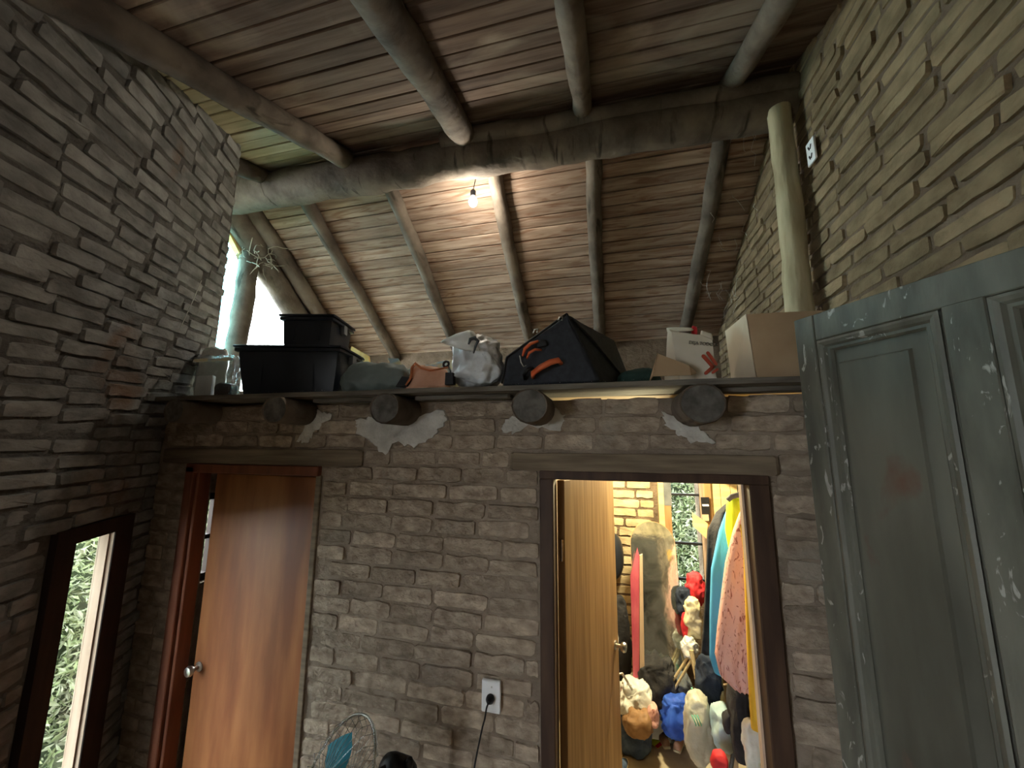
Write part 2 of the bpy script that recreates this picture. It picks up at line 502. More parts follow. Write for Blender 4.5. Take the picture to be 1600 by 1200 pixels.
def make_brick_mesh(k):
    rd = random.Random(100 + k)
    j = lambda a: rd.uniform(-a, a)
    ring = [(-.5, -.38), (-.455, -.5), (-.13, -.5 + j(.04)), (.13, -.5 + j(.04)), (.455, -.5), (.5, -.38), (.5 + j(.02), .37), (.46, .5),
            (.13, .5 + j(.05)), (-.13, .5 + j(.05)), (-.46, .5), (-.5 + j(.02), .36)]
    ring = [(x + j(.012), z + j(.05)) for x, z in ring]
    vs = [(x, .35, z) for x, z in ring]
    vs += [(x * (.982 + j(.012)), -1 + j(.22), z * (.88 + j(.08))) for x, z in ring]
    vs.append((j(.1), -1.12 + j(.12), j(.05)))
    n = 12
    fs = [(i, (i + 1) % n, n + (i + 1) % n, n + i) for i in range(n)] + [(n + i, n + (i + 1) % n, 2 * n) for i in range(n)]
    return vs, fs


BR = [make_brick_mesh(k) for k in range(9)]
BRM = {}


def brick_mesh(k, mname):
    if (k, mname) not in BRM:
        vs, fs = BR[k]
        me = bpy.data.meshes.new('brick')
        me.from_pydata(vs, [], fs)
        me.materials.append(M[mname])
        BRM[(k, mname)] = me
    return BRM[(k, mname)]


def lay_bricks(parent, S, u0, u1, v0, v1, segs, mname, L=.235, course=.078, seed=0, prot=.014, cap=300, minpx=8, wav=.006, gapu=.014, gapv=.015):
    """S(u,v)->(pos, uvec, yvec into wall, vvec). segs(v)->allowed u intervals. Largest in view become single brick parts, the rest one mesh."""
    rd = random.Random(seed)
    items = []
    v = v0 + course / 2
    row = 0
    while v < v1:
        for (a, b) in segs(v):
            u = a + (rd.uniform(0, L * .8) if row % 2 else rd.uniform(0, L * .25)) - L * .5
            while u < b:
                ln = L * rd.uniform(.82, 1.12)
                ua, ub = max(u, a), min(u + ln, b)
                u += ln
                if ub - ua < .05: continue
                uc = (ua + ub) / 2
                vv = v + wav * noise.noise(Vector((uc * 2, v * 3, seed))) + rd.uniform(-.002, .002)
                items.append((uc, vv, ub - ua - gapu * rd.uniform(.6, 1.5), course - gapv * rd.uniform(.6, 1.4), prot * rd.uniform(.12, 1.3), rd.randrange(9), rd.uniform(-.012, .012)))
        v += course
        row += 1
    out = []
    for it in items:
        p, uu, yy, vv_ = S(it[0], it[1])
        pr = proj(p)
        vis = pr is not None and -20 < pr[0] < 1620 and -20 < pr[1] < 1220
        # seen size: foreshortened along u
        size = 0
        if vis:
            view = (p - CAM).normalized()
            ct = abs(view.dot(yy))
            if view.dot(yy) <= 0: vis = False
            size = it[2] * FPX / pr[2] * max(ct, .15)
        out.append((size if vis else 0, it, p, uu, yy, vv_))
    out.sort(key=lambda t: -t[0])
    rest = MB()
    n = 0
    for size, it, p, uu, yy, vv_ in out:
        rot = Matrix.Rotation(it[6], 3, yy)
        R3 = rot @ Matrix((uu, yy, vv_)).transposed()
        mtx = R3.to_4x4()
        mtx.translation = p
        mtx = mtx @ Matrix.Diagonal((it[2], it[4], it[3], 1))
        if size >= minpx and n < cap:
            o = bpy.data.objects.new('brick', brick_mesh(it[5], mname))
            COL.objects.link(o)
            o.parent = parent
            o.matrix_local = parent.matrix_world.inverted() @ mtx
            n += 1
        else:
            vs, fs = BR[it[5]]
            rest.add([mtx @ Vector(q) for q in vs], fs)
    if rest.v:
        o = rest.build('brick_courses', M[mname], parent)
        o['kind'] = 'stuff'
    return n


def struct(mb, name, mats, **k):
    o = mb.build(name, mats, None, **k)
    o['kind'] = 'structure'
    return o


# ---------------------------------------------------------------- geometry constants
YW = 1.70            # face of the wall with the two doors
XR = .95             # right wall
YB = 3.72            # back wall
ZP0, ZP1 = 2.42, 2.445     # loft boards
YR, ZR, SN, SF = 2.12, 4.15, .36, .61
roof_n = lambda y: ZR - SN * (YR - y)
roof_f = lambda y: ZR - SF * (y - YR)
XG = -2.90           # gable plane with the loft windows

# ---------------------------------------------------------------- floor, ground
mb = MB(); mb.box((-3.2, -2.2, -.1), (1.1, 3.9, 0)); struct(mb, 'floor', M['floor'])
mb = MB(); mb.box((-14, -12, -.5), (12, 14, -.3)); struct(mb, 'ground', M['hedge'])
mb = MB(); mb.box((-.42, 1.82, .0), (XR, YB, .30)); struct(mb, 'floor.001', M['closet_floor'])

# ---------------------------------------------------------------- front wall
mb = MB()
y0, y1 = YW, YW + .11
D1 = (-2.24, -1.43, 2.078)     # door 1 opening: x0, x1, head
D2 = (-.275, .53, 2.085)
mb.box((-2.62, y0, 0), (D1[0], y1, 2.40)); mb.box((D1[0], y0, D1[2]), (D1[1], y1, 2.40))
mb.box((D1[1], y0, 0), (D2[0], y1, 2.40)); mb.box((D2[0], y0, D2[2]), (D2[1], y1, 2.395)); mb.box((D2[1], y0, 0), (XR + .02, y1, 2.40))
wf = struct(mb, 'wall_front', M['mortar'])


def S_front(u, v): return Vector((u, YW, v)), Vector((1, 0, 0)), Vector((0, 1, 0)), Vector((0, 0, 1))


JX = [-2.15, -1.53, -.95, -.31, .315]          # joist positions along the wall


def segs_front(v):
    if v > 2.34: s = [(-2.52, -2.26), (-2.05, -1.64), (-1.44, -1.06), (-.84, -.42), (-.20, .20), (.42, XR)]
    elif v > 2.175: s = [(-2.52, XR)]
    elif v > 2.085: s = [(-1.17, -.44), (.60, XR)]
    else: s = [(-2.52, -2.27), (-1.40, -.31), (.57, XR)]
    return s


lay_bricks(wf, S_front, -2.5, XR, 0, 2.40, segs_front, 'brick', seed=3, prot=.009, gapv=.010, gapu=.012, course=.075, L=.245)

lay_bricks(wf, lambda u, v: (Vector((-u, YW + .11, v)), Vector((-1, 0, 0)), Vector((0, -1, 0)), Vector((0, 0, 1))), -XR, .4, 2.08, 2.38,
           lambda v: [(-XR, .40)], 'brick_back', seed=13)

# wooden lintels set in the wall
for i, (xa, xb, z0_, z1_) in enumerate(((-2.46, -1.18, 2.092, 2.172), (-.435, .60, 2.092, 2.168))):
    mb = MB()
    n = 14
    for k in range(n):
        pass
    mb.soft([(x, y, z) for x in (xa, xb) for y in (YW - .020, YW + .05) for z in (z0_, z1_)], n=10, e=30, amp=.004, sc_=8, seed=i)
    struct(mb, 'trim_%d' % (i + 1), M['lintel'])

# plaster patches round the joists (thin daubs on the wall)
def patch(pts, th=.012, seed=0, m_='plaster'):
    rd = random.Random(seed)
    out = []
    n = len(pts)
    for i in range(n):
        a, b = Vector(pts[i]), Vector(pts[(i + 1) % n])
        for k in range(6):
            q = a.lerp(b, k / 6)
            out.append((q.x + rd.uniform(-2.6, 2.6), q.y + rd.uniform(-3.4, 3.4)))
    q = [P(x, y, YW - th) for x, y in out]
    q0 = [P(x, y, YW + .002) for x, y in out]
    c = sum(q, Vector()) / len(q)
    vs = [Vector((c.x + (p.x - c.x) * .96, p.y, c.z + (p.z - c.z) * .96)) for p in q] + q0 + [c + Vector((0, -.003, 0))]
    n = len(q)
    mb = MB()
    mb.add(vs, [(i, (i + 1) % n, 2 * n) for i in range(n)] + [(n + i, n + (i + 1) % n, (i + 1) % n, i) for i in range(n)])
    o = mb.build('plaster_patch', M[m_], wf)
    o['label'] = 'pale grey plaster daub'
    return o


patch([(556, 655), (585, 652), (640, 655), (694, 640), (700, 655), (682, 680), (650, 700), (615, 690), (600, 712), (578, 690), (555, 675)], seed=1)
patch([(494, 640), (520, 648), (500, 668), (480, 690), (462, 690), (474, 668)], seed=2)
patch([(790, 655), (818, 648), (870, 640), (884, 650), (878, 672), (820, 664), (800, 678), (783, 672)], seed=3)
patch([(1034, 645), (1062, 650), (1090, 668), (1118, 692), (1082, 693), (1060, 680), (1040, 665)], seed=4)

# ---------------------------------------------------------------- left wall
DL = Vector((-.5, .866, 0)); NL = Vector((-.866, -.5, 0))      # along the wall going away; into the wall


def x0_left(z): return -2.5 + .19 * max(0, z - 2.2)


def S_left(u, v):
    def at(q):
        k = max(0, -q - .75)
        return Vector((x0_left(v), YW, v)) + DL * q + Vector((-1, -.2, 0)) * (.12 * k * k)
    p = at(u)
    z = Vector((.19 if v > 2.2 else 0, 0, 1)).normalized()
    uu = (at(u + .01) - at(u - .01)).normalized()
    uu = (uu - z * uu.dot(z)).normalized()
    yv = z.cross(uu).normalized()
    return p, uu, yv, z


def end_left(v): return .40 if v < 2.5 else max(-.08, .40 - .31 * (v - 2.5))


def wpt(u, v, d): p, uu, yy, vv = S_left(u, v); return p + NL * d


def px_u(px, z=1.76, d=-.02):          # place along the left wall of a photo column
    lo, hi = -1.6, .5
    for _ in range(50):
        mid = (lo + hi) / 2
        p = proj(wpt(mid, z, d))
        if p is None or p[0] < px: lo = mid
        else: hi = mid
    return (lo + hi) / 2


UL0, UL1, UR0, UR1 = px_u(84), px_u(116), px_u(178), px_u(206)
WA, WB_, WZ = UL0 + .02, UR1 - .02, 1.815           # lower window opening along the wall, head height
mb = MB()


def left_slab(ua, ub, va, vb, th=.28, nu=8, nv=8):
    vs, fs = [], []
    for s in (0, 1):
        for i in range(nu + 1):
            for j in range(nv + 1):
                v = va + (vb - va) * j / nv
                u = ua + ((end_left(v) if ub is None else ub) - ua) * i / nu
                p, uu, yy, vv = S_left(u, v)
                if s == 0: p = p + yy * (.006 * noise.noise(p * 5))
                vs.append(p + NL * (th * s))
    w = nv + 1; o = (nu + 1) * w
    for i in range(nu):
        for j in range(nv):
            a = i * w + j
            fs.append((a, a + w, a + w + 1, a + 1)); fs.append((o + a, o + a + 1, o + a + w + 1, o + a + w))
    for i in range(nu):
        a = i * w
        fs.append((a, o + a, o + a + w, a + w)); a += nv
        fs.append((a, a + w, o + a + w, o + a))
    for j in range(nv):
        fs.append((j, j + 1, o + j + 1, o + j)); a = nu * w + j
        fs.append((a, o + a, o + a + 1, a + 1))
    mb.add(vs, fs)


left_slab(-3.2, WA, 0, 4.6, nu=20, nv=30)
left_slab(WA, WB_, WZ, 4.6, nu=4, nv=20)
left_slab(WA, WB_, 0, .35, nu=2, nv=2)
left_slab(WB_, .25, 0, WZ + .02, th=.045, nu=4, nv=12)
left_slab(WB_, None, WZ, 4.6, nu=8, nv=24)
left_slab(.25, None, 0, WZ, nu=3, nv=10)
wl = struct(mb, 'wall_left', M['mortar_left'])


def segs_left(v):
    if v < WZ + .045: return [(-2.2, UL0 - .01), (UR1 + .01, 0)]
    if v < 2.42: return [(-2.2, 0)]
    return [(-2.2, end_left(v) - .01)]


lay_bricks(wl, S_left, -2, .4, .3, 4.3, segs_left, 'brick_left', seed=5, prot=.012, gapv=.012, gapu=.018, wav=.012, course=.064, L=.26)

# window_1: narrow dark framed window low in the left wall
def wall_box(mb, ua, ub, va, vb, d0, d1):
    vs = [wpt(u, v, d) for u in (ua, ub) for d in (d0, d1) for v in (va, vb)]
    mb.add(vs, [(0, 1, 3, 2), (4, 6, 7, 5), (0, 4, 5, 1), (2, 3, 7, 6), (0, 2, 6, 4), (1, 5, 7, 3)])


wn = bpy.data.objects.new('window_1', None); COL.objects.link(wn); wn['kind'] = 'structure'
WT = WZ - .035                      # head of the glass
mb = MB(); wall_box(mb, UL0, UL1, .35, WZ + .03, -.025, .01); mb.build('window_frame', M['window_dark'], wn)
mb = MB(); wall_box(mb, UR0, UR1, .35, WZ + .03, -.025, .002); mb.build('window_frame', M['window_dark'], wn)
mb = MB(); wall_box(mb, UL1, UR0, WT, WZ + .03, -.025, .04); mb.build('window_frame', M['window_dark'], wn)
mb = MB(); wall_box(mb, UL0, UR1, .33, .40, -.03, .05); mb.build('window_sill', M['window_dark'], wn)
mb = MB(); wall_box(mb, UR0 - .001, UR0 + .01, .40, WT + .01, -.021, -.006); o = mb.build('window_stop', M['bare_trim'], wn); o['label'] = 'bare pale wood strip'
mb = MB(); wall_box(mb, UR0 - .007, UR0 + .01, .40, WT + .01, -.004, .034); o = mb.build('window_stop', M['bare_trim'], wn); o['label'] = 'bare pale wood strip'
mb = MB(); wall_box(mb, UL1 - .01, UR0 - .007, .40, WT, .028, .031); mb.build('pane', M['glass'], wn)

# ---------------------------------------------------------------- right wall
mb = MB(); mb.box((XR, -2.0, 0), (XR + .25, 3.9, 4.5)); wr = struct(mb, 'wall_right', M['mortar_right'])


def S_right(u, v): return Vector((XR, -u, v)), Vector((0, -1, 0)), Vector((1, 0, 0)), Vector((0, 0, 1))


def segs_right(v):
    # between the two roof slopes
    yn = YR - (ZR - v) / SN if v < ZR else 9
    yf = YR + (ZR - v) / SF if v < ZR else -9
    lo, hi = max(-.2, yn), min(3.7, yf)
    if v < 2.40: hi = 1.7
    return [(-hi, -lo)] if hi > lo else []


lay_bricks(wr, S_right, -3.7, .2, 2.2, 4.2, segs_right, 'brick_right', seed=9, prot=.011, gapv=.012, gapu=.014, wav=.010, course=.064, L=.25)

lay_bricks(wr, S_right, -1.7, .2, .9, 2.18, lambda v: [(-1.69, .6)], 'brick_right', seed=10, prot=.011, gapv=.012, gapu=.014, wav=.010, course=.064, L=.25, cap=0)

# ---------------------------------------------------------------- back wall (closet window in it), gable, partitions
CW = (.468, .70, .95, 2.35)      # closet window x0,x1,z0,z1
mb = MB()
y0, y1 = YB, YB + .18
mb.box((-3.1, y0, 0), (CW[0] - .10, y1, 3.4)); mb.box((CW[0] - .10, y0, 0), (XR + .2, y1, CW[2])); mb.box((CW[0] - .10, y0, CW[3]), (XR + .2, y1, 3.4))
mb.box((CW[1], y0, CW[2]), (XR + .2, y1, CW[3]))
wb = struct(mb, 'wall_back', M['mortar_right'])


def S_back(u, v): return Vector((u, YB, v)), Vector((1, 0, 0)), Vector((0, 1, 0)), Vector((0, 0, 1))


lay_bricks(wb, S_back, -.4, .4, .3, 2.4, lambda v: [(-.40, CW[0] - .13)], 'brick_back', seed=11, course=.080)

mb = MB(); mb.box((-.50, YW + .11, 0), (-.42, YB, 2.42)); struct(mb, 'wall_middle', M['mortar'])
# little room behind the red door: outer wall with a window
mb = MB()
xo = -2.78
mb.box((xo - .15, 1.82, 0), (xo, 2.10, 2.42)); mb.box((xo - .15, 2.60, 0), (xo, YB, 2.42)); mb.box((xo - .15, 2.10, 0), (xo, 2.60, 1.25)); mb.box((xo - .15, 2.10, 1.85), (xo, 2.60, 2.42))
struct(mb, 'wall_side', M['mortar'])
w3 = bpy.data.objects.new('window_3', None); COL.objects.link(w3); w3['kind'] = 'structure'
mb = MB(); mb.box((xo - .1, 2.10, 1.80), (xo - .04, 2.60, 1.85)); mb.box((xo - .1, 2.10, 1.25), (xo - .04, 2.60, 1.30)); mb.box((xo - .1, 2.10, 1.53), (xo - .04, 2.60, 1.56))
mb.box((xo - .1, 2.33, 1.25), (xo - .04, 2.36, 1.85)); mb.build('window_frame', M['window_dark'], w3)

# gable end of the loft: brick above and around two glazed openings
def gab(pts, m_='mortar_left', name=None, x=XG, th=.06):
    mb.prism([Vector((x, y, z)) for y, z in pts], (-th, 0, 0))


rake = lambda y: 3.97 - .80 * (y - 2.2)      # centre line of the raking log
mb = MB()
gab([(1.70, 2.3), (1.70, 4.3), (2.02, 4.3), (2.02, 2.3)])
gab([(2.02, 2.3), (2.02, 2.62), (3.9, 2.62), (3.9, 2.3)])
gab([(2.02, 4.03), (2.02, 4.30), (3.85, 3.35), (3.85, 2.62), (3.55, 2.62), (3.55, 2.95)])
struct(mb, 'wall_gable', M['mortar_left'])
w2 = bpy.data.objects.new('window_2', None); COL.objects.link(w2); w2['kind'] = 'structure'
mb = MB(); mb.box((XG - .06, 2.02, 2.62), (XG - .055, 2.36, 3.98)); mb.build('pane', M['glass_cyan'], w2)
mb = MB(); mb.box((XG - .06, 2.37, 2.62), (XG - .055, 3.55, 3.6)); mb.build('pane', M['glass'], w2)
a, b = Vector((XG - .03, 2.08, 4.00)), Vector((XG - .03, 2.33, 3.72))
mb = MB(); mb.prism([a, b, b + Vector((0, .035, .03)), a + Vector((0, .035, .03))], (.05, 0, 0)); o = mb.build('window_stop', M['yellow_wood'], w2); o['label'] = 'bright yellow wood strip'
mb = MB(); mb.prism([a + Vector((0, .05, .03)), b + Vector((0, .03, -.04)), b + Vector((0, .055, .0)), a + Vector((0, .08, .05))], (.06, 0, 0)); mb.build('window_stop', M['brown_wood'], w2)

# rear and enclosing shell behind the camera
mb = MB(); mb.box((-1.6, -2.2, 0), (XR + .2, -2.0, 4.2)); struct(mb, 'wall_rear', M['mortar'])

# ---------------------------------------------------------------- ceiling: two slopes of boards
def roof_slab(yA, yB, f, name, m_):
    mb = MB()
    t = .05
    for (xa, xb) in ((-2.99, 1.25),):
        vs = [Vector((x, y, f(y) + dz)) for x in (xa, xb) for y in (yA, yB) for dz in (.018, .018 + t)]
        mb.add(vs, [(0, 1, 3, 2), (4, 6, 7, 5), (0, 4, 5, 1), (2, 3, 7, 6), (0, 2, 6, 4), (1, 5, 7, 3)])
    return struct(mb, name, m_)


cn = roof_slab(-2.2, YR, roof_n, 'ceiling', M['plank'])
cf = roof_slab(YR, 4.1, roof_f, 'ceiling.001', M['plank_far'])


def boards(parent, yA, yB, f, width, cuts, mats, seed):
    rd = random.Random(seed)
    sl = (f(yA + .01) - f(yA)) / .01
    d = Vector((0, 1, sl)).normalized()
    nrm = Vector((0, sl, -1)).normalized()      # facing down
    L = (yB - yA) / d.y
    s = 0
    while s < L:
        w = min(width * rd.uniform(.93, 1.07), L - s)
        row = cuts(rd)
        for (xa, xb, mm) in row:
            base = Vector((0, yA, f(yA))) + d * (s + w / 2)
            h = ((xb - xa) / 2 - .0015, w / 2 - .004, .009)
            R3 = Matrix((Vector((1, 0, 0)), d, Vector((1, 0, 0)).cross(d))).transposed()
            mb = MB()
            mb.cbox(base + Vector(((xa + xb) / 2, 0, 0)) - nrm * (.009 + rd.uniform(-.003, .003)), h, .003, R3)
            mb.build('plank', M[mm], parent)
        s += w


RX_N = [-2.30, -1.62, -.79, -.10, .655]        # near rafters
RX_F = [-2.20, -1.48, -.71, -.05, .68]         # far rafters


def cuts_near(rd):
    k = rd.choice([-.79, -.10])
    return [(-2.98, -1.62, 'plank_pale'), (-1.62, k, 'plank'), (k, 1.2, 'plank')]


def cuts_far(rd):
    k = rd.choice([-1.48, -.71, -.05])
    return [(-2.98, k, 'plank_far'), (k, 1.2, 'plank_far')]


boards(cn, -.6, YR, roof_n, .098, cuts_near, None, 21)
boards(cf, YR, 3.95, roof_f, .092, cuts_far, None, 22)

# ---------------------------------------------------------------- logs: ridge beam, rafters, posts
def log(name, a, b, r0, r1, m_, label, cat, group=None, seed=0, seg=14, n=16, nz=.16, wob=.012):
    a, b = Vector(a), Vector(b)
    o = thing(name, label, cat, a, group)
    off = Vector((seed * 2.3, seed, seed * 1.1))
    path = []
    for i in range(n + 1):
        t = i / n
        p = a.lerp(b, t)
        w = noise.noise_vector(p * 1.3 + off) * wob
        path.append(p + w)
    mb = MB()
    mb.tube(path, [r0 + (r1 - r0) * i / n * 1.0 + .004 * noise.noise(Vector((i * .9, seed, 0))) for i in range(n + 1)], seg, nz, 7)
    ob = mb.build('log', M[m_], o, smooth=True, ang=50)
    return o


ZB = 3.93
log('ridge_beam', (-2.98, 2.06, ZB + .10), (1.05, 2.06, ZB - .0), .125, .105, 'log', 'long rough log beam under the ridge from wall to wall', 'beam', seed=1, n=40, wob=.03)
log('ridge_pole', (-.95, 1.96, 4.03), (.95, 1.98, 3.99), .055, .05, 'log', 'thin pole lying along the front of the ridge beam', 'beam', seed=2, n=24)
lb = ['short log rafter at the left wall, half hidden by bricks', 'thick worn log rafter between the pale and the dark ceiling boards',
      'log rafter of the near slope right above the glowing bulb', 'knotty log rafter of the near slope, third from left wall',
      'shadowed dark log rafter of the near slope nearest the right wall']
for i, x in enumerate(RX_N):
    r = [.055, .062, .070, .050, .055][i]
    yst = 1.15 if i == 0 else -.9
    yend = [2.06, 1.93, 1.90, 2.02, 2.02][i]
    log('near_rafter', (x + [0, .02, .24, .0, .06][i], yst, roof_n(yst) - r * .9), (x, yend, roof_n(yend) - r * .9), r * 1.1, r, 'log', lb[i], 'rafter', 'rafters of the near roof slope', seed=10 + i, n=26)
lb = ['leftmost free rafter of the far slope, ending behind the black tubs', 'far rafter ending behind the grey cloth sack', 'far rafter just right of the glowing bulb',
      'straight far rafter above the suitcase', 'crooked far rafter above the paper bag, nearest the right wall']
for i, x in enumerate(RX_F):
    r = .050
    log('far_rafter', (x, 2.14, roof_f(2.14) - r), (x - .04, 3.75, roof_f(3.75) - r), r * 1.05, r, 'log', lb[i], 'rafter', 'rafters of the far roof slope', seed=30 + i, n=22, wob=.03 if i == 4 else .016)
log('raking_log', (XG + .06, 2.10, rake(2.10)), (XG + .06, 3.6, rake(3.6)), .10, .10, 'log', 'dark raking log over the triangular loft window', 'beam', seed=41)
log('raking_log', (XG + .17, 2.25, rake(2.25) + .13), (XG + .17, 3.65, rake(3.65) + .22), .07, .07, 'log', 'second raking log beside the far boards above the loft window', 'beam', seed=42)
log('gable_post', (XG + .04, 2.42, 3.95), (XG + .04, 2.345, 2.445), .075, .072, 'log', 'rough post between the two bright loft windows', 'post', seed=43)
log('wall_post', (.862, 2.0, 2.445), (.862, 2.0, ZB - .06), .058, .050, 'log_pale', 'pale peeled post against the right brick wall', 'post', seed=44, nz=.12)

# joists under the loft, butt ends sticking out of the wall
lb = ['joist log end nearest the left wall, in shadow', 'joist log end under the big black tub', 'round joist log end left of centre with plaster below',
      'round joist log end under the suitcase', 'largest joist log end, right of the lit gap']
for i, x in enumerate(JX):
    r = [.062, .066, .068, .070, .074][i]
    o = thing('joist_log', lb[i], 'joist', (x, 1.48, 2.42 - r), 'joist logs carrying the loft')
    xa = [-.02, .03, 0, 0, 0][i]
    prof = []
    mb = MB()
    pts = []
    nseg = 18
    rings = [(1.497, .90), (1.492, .97), (1.50, 1.0)] + [(1.5 + .1 * k, 1.0) for k in range(1, 4)] + [(2.4, 1), (YB - .02, 1)]
    vs = []
    for (yy, s) in rings:
        for k in range(nseg):
            th = 2 * math.pi * k / nseg
            rr = r * s * (1 + .05 * noise.noise(Vector((math.cos(th) * 1.5, math.sin(th) * 1.5, i * 3 + yy * .5))))
            zz = min(2.42 - r + .004 + math.sin(th) * rr, 2.4195)
            vs.append(Vector((x + xa * 0 + math.cos(th) * rr * 1.06, yy, zz)))
    fs = []
    for a_ in range(len(rings) - 1):
        for k in range(nseg):
            k2 = (k + 1) % nseg
            fs.append((a_ * nseg + k, a_ * nseg + k2, (a_ + 1) * nseg + k2, (a_ + 1) * nseg + k))
    mb.add(vs, fs)
    mb.build('log', M['log'], o, smooth=True, ang=40)
    mb = MB(); mb.add(vs[:nseg] + [Vector((x, 1.499, 2.42 - r))], [(k, nseg, (k + 1) % nseg) for k in range(nseg)])
    mb.build('cut_end', M['log_end'], o)

# ---------------------------------------------------------------- loft platform
lp = thing('loft_platform', 'dusty board loft resting on log joists above both doors', 'loft', (-.9, 1.55, 2.42))
ys = [1.525, 1.80, 2.09, 2.38, 2.67, 2.96, 3.25, 3.54, YB]
for i in range(len(ys) - 1):
    mb = MB()
    n = 30
    vs, fs = [], []
    for k in range(n + 1):
        x = -2.66 + (.93 + 2.66) * k / n
        if i == 0: x = -2.40 + (.71 + 2.40) * k / n
        wb_ = .006 * noise.noise(Vector((x * 3, i, 0)))
        for (yy, zz) in ((ys[i] + (wb_ if i == 0 else .002), ZP0), (ys[i + 1] - .002, ZP0), (ys[i + 1] - .002, ZP1), (ys[i] + (wb_ if i == 0 else .002), ZP1 - (.004 if i == 0 else 0))):
            vs.append(Vector((x, yy, zz + (.004 * noise.noise(Vector((x * 2, 5, i)))))))
    for k in range(n):
        for j in range(4):
            a_ = k * 4 + j; b_ = k * 4 + (j + 1) % 4
            fs.append((a_, a_ + 4, b_ + 4, b_))
    fs.append((0, 1, 2, 3)); fs.append((n * 4 + 3, n * 4 + 2, n * 4 + 1, n * 4))
    mb.add(vs, fs)
    mb.build('board', M['old_board'] if i == 0 else M['under_board'], lp)
# thin lath under the front edge between the joists
for (xa, xb, dz) in ((-1.42, -1.05, 0), (-.87, -.42, 0), (.40, .70, 0)):
    mb = MB(); mb.soft([(x, y, z) for x in (xa, xb) for y in (1.60, 1.68) for z in (2.400, 2.419)], n=8, e=20, amp=.003, sc_=7)
    mb.build('lath', M['old_board'], lp)

# ---------------------------------------------------------------- door 1: red door, ajar
d1 = bpy.data.objects.new('door_1', None); COL.objects.link(d1); d1['kind'] = 'structure'
mb = MB(); mb.box((-2.262, YW - .028, 0), (-2.205, YW + .035, 2.075), bev=.004); mb.build('door_frame', M['red_frame'], d1)
mb = MB(); mb.box((-2.205, YW - .010, 0), (-2.185, YW + .06, 2.045), bev=.003); mb.build('door_stop', M['red_frame'], d1)
mb = MB(); mb.box((-2.262, YW - .028, 2.042), (-1.412, YW + .035, 2.090), bev=.004); mb.build('door_frame', M['red_frame'], d1)
mb = MB(); mb.box((-1.437, YW - .010, 0), (-1.405, YW + .035, 2.045), bev=.004); mb.build('door_frame', M['lintel'], d1)
hinge = Vector((-1.440, YW + .004, 0)); ang = math.radians(4.5)
dx = Vector((-math.cos(ang), math.sin(ang), 0)); dn = Vector((math.sin(ang), math.cos(ang), 0))
R3 = Matrix((-dx, dn, Vector((0, 0, 1)))).transposed()
mb = MB(); mb.cbox(hinge + dx * .355 + dn * .018 + Vector((0, 0, 1.02)), (.355, .018, 1.015), .003, R3)
leaf = mb.build('door_leaf', M['red_wood'], d1)
kp = hinge + dx * .668 + Vector((0, 0, 1.06))
Mk = Matrix.Translation(kp) @ Matrix((dx, Vector((0, 0, 1)), -dn)).transposed().to_4x4()
mb = MB(); mb.lathe([(.024, 0), (.024, .005), (.010, .008), (.010, .03), (.020, .036), (.026, .048), (.022, .060), (.006, .064)], 20, Mk)
mb.build('door_knob', M['metal'], leaf, smooth=True, ang=40)
mb = MB(); mb.cbox(hinge + dx * .711 + dn * .018 + Vector((0, 0, 1.06)), (.002, .011, .03), .0008, R3); mb.build('latch_plate', M['brass'], leaf)

# ---------------------------------------------------------------- door 2: closet doorway with oak leaf open inwards
d2 = bpy.data.objects.new('door_2', None); COL.objects.link(d2); d2['kind'] = 'structure'
mb = MB(); mb.box((-.305, YW - .022, 0), (-.247, YW + .09, 2.06), bev=.004); mb.build('door_frame', M['dark_frame'], d2)
mb = MB(); mb.box((.493, YW - .022, 0), (.562, YW + .09, 2.06), bev=.004); mb.build('door_frame', M['dark_frame'], d2)
mb = MB(); mb.box((-.305, YW - .022, 2.058), (.562, YW + .09, 2.095), bev=.004); mb.build('door_frame', M['dark_frame'], d2)
mb = MB(); mb.box((.484, YW + .05, 0), (.4925, YW + .085, 2.055)); o = mb.build('door_stop', M['bare_trim'], d2)
hinge = Vector((-.232, YW + .10, 0))
tgt = Vector((-.020, 2.47, 0)); L = (tgt - hinge).length
dx = (tgt - hinge).normalized(); dn = Vector((dx.y, -dx.x, 0))
R3 = Matrix((dx, dn.cross(dx).cross(dx) * 1.0, Vector((0, 0, 1)))).transposed()
R3 = Matrix((dx, Vector((0, 0, 1)).cross(dx), Vector((0, 0, 1)))).transposed()
mb = MB(); mb.cbox(hinge + dx * (L / 2) + Vector((0, 0, 1.18)), (L / 2, .018, .865), .003, R3)
leaf = mb.build('door_leaf', M['oak'], d2)
for z in (.75, 1.75):
    mb = MB(); mb.tube([hinge + Vector((.004, -.012, z - .045)), hinge + Vector((.004, -.012, z + .045))], .009, 10)
    mb.build('hinge', M['brass'], leaf)
kp = hinge + dx * (L - .06) + Vector((0, 0, 1.12)) + dn * .018
Mk = Matrix.Translation(kp) @ Matrix((dx, Vector((0, 0, 1)), dn)).transposed().to_4x4()
mb = MB(); mb.lathe([(.024, 0), (.024, .005), (.010, .008), (.010, .03), (.020, .036), (.026, .048), (.022, .060), (.006, .064)], 20, Mk)
mb.build('door_knob', M['metal'], leaf, smooth=True, ang=40)

# ---------------------------------------------------------------- door 3: old grey panelled leaf leaning in the right corner
K = 1.30
GO = Vector((.476 * K, 1.15 * K, 0)); GD = Vector((.469, -.883, 0)).normalized(); GN = Vector((GD.y, -GD.x, 0)) * -1   # GN points away from the room
if GN.x < 0: GN = -GN
top = 2.2 + .330 * K
d3 = bpy.data.objects.new('door_3', None); COL.objects.link(d3)
Mg = Matrix((GD, GN, Vector((0, 0, 1)))).transposed().to_4x4(); Mg.translation = GO
d3.matrix_world = Mg; d3['kind'] = 'structure'


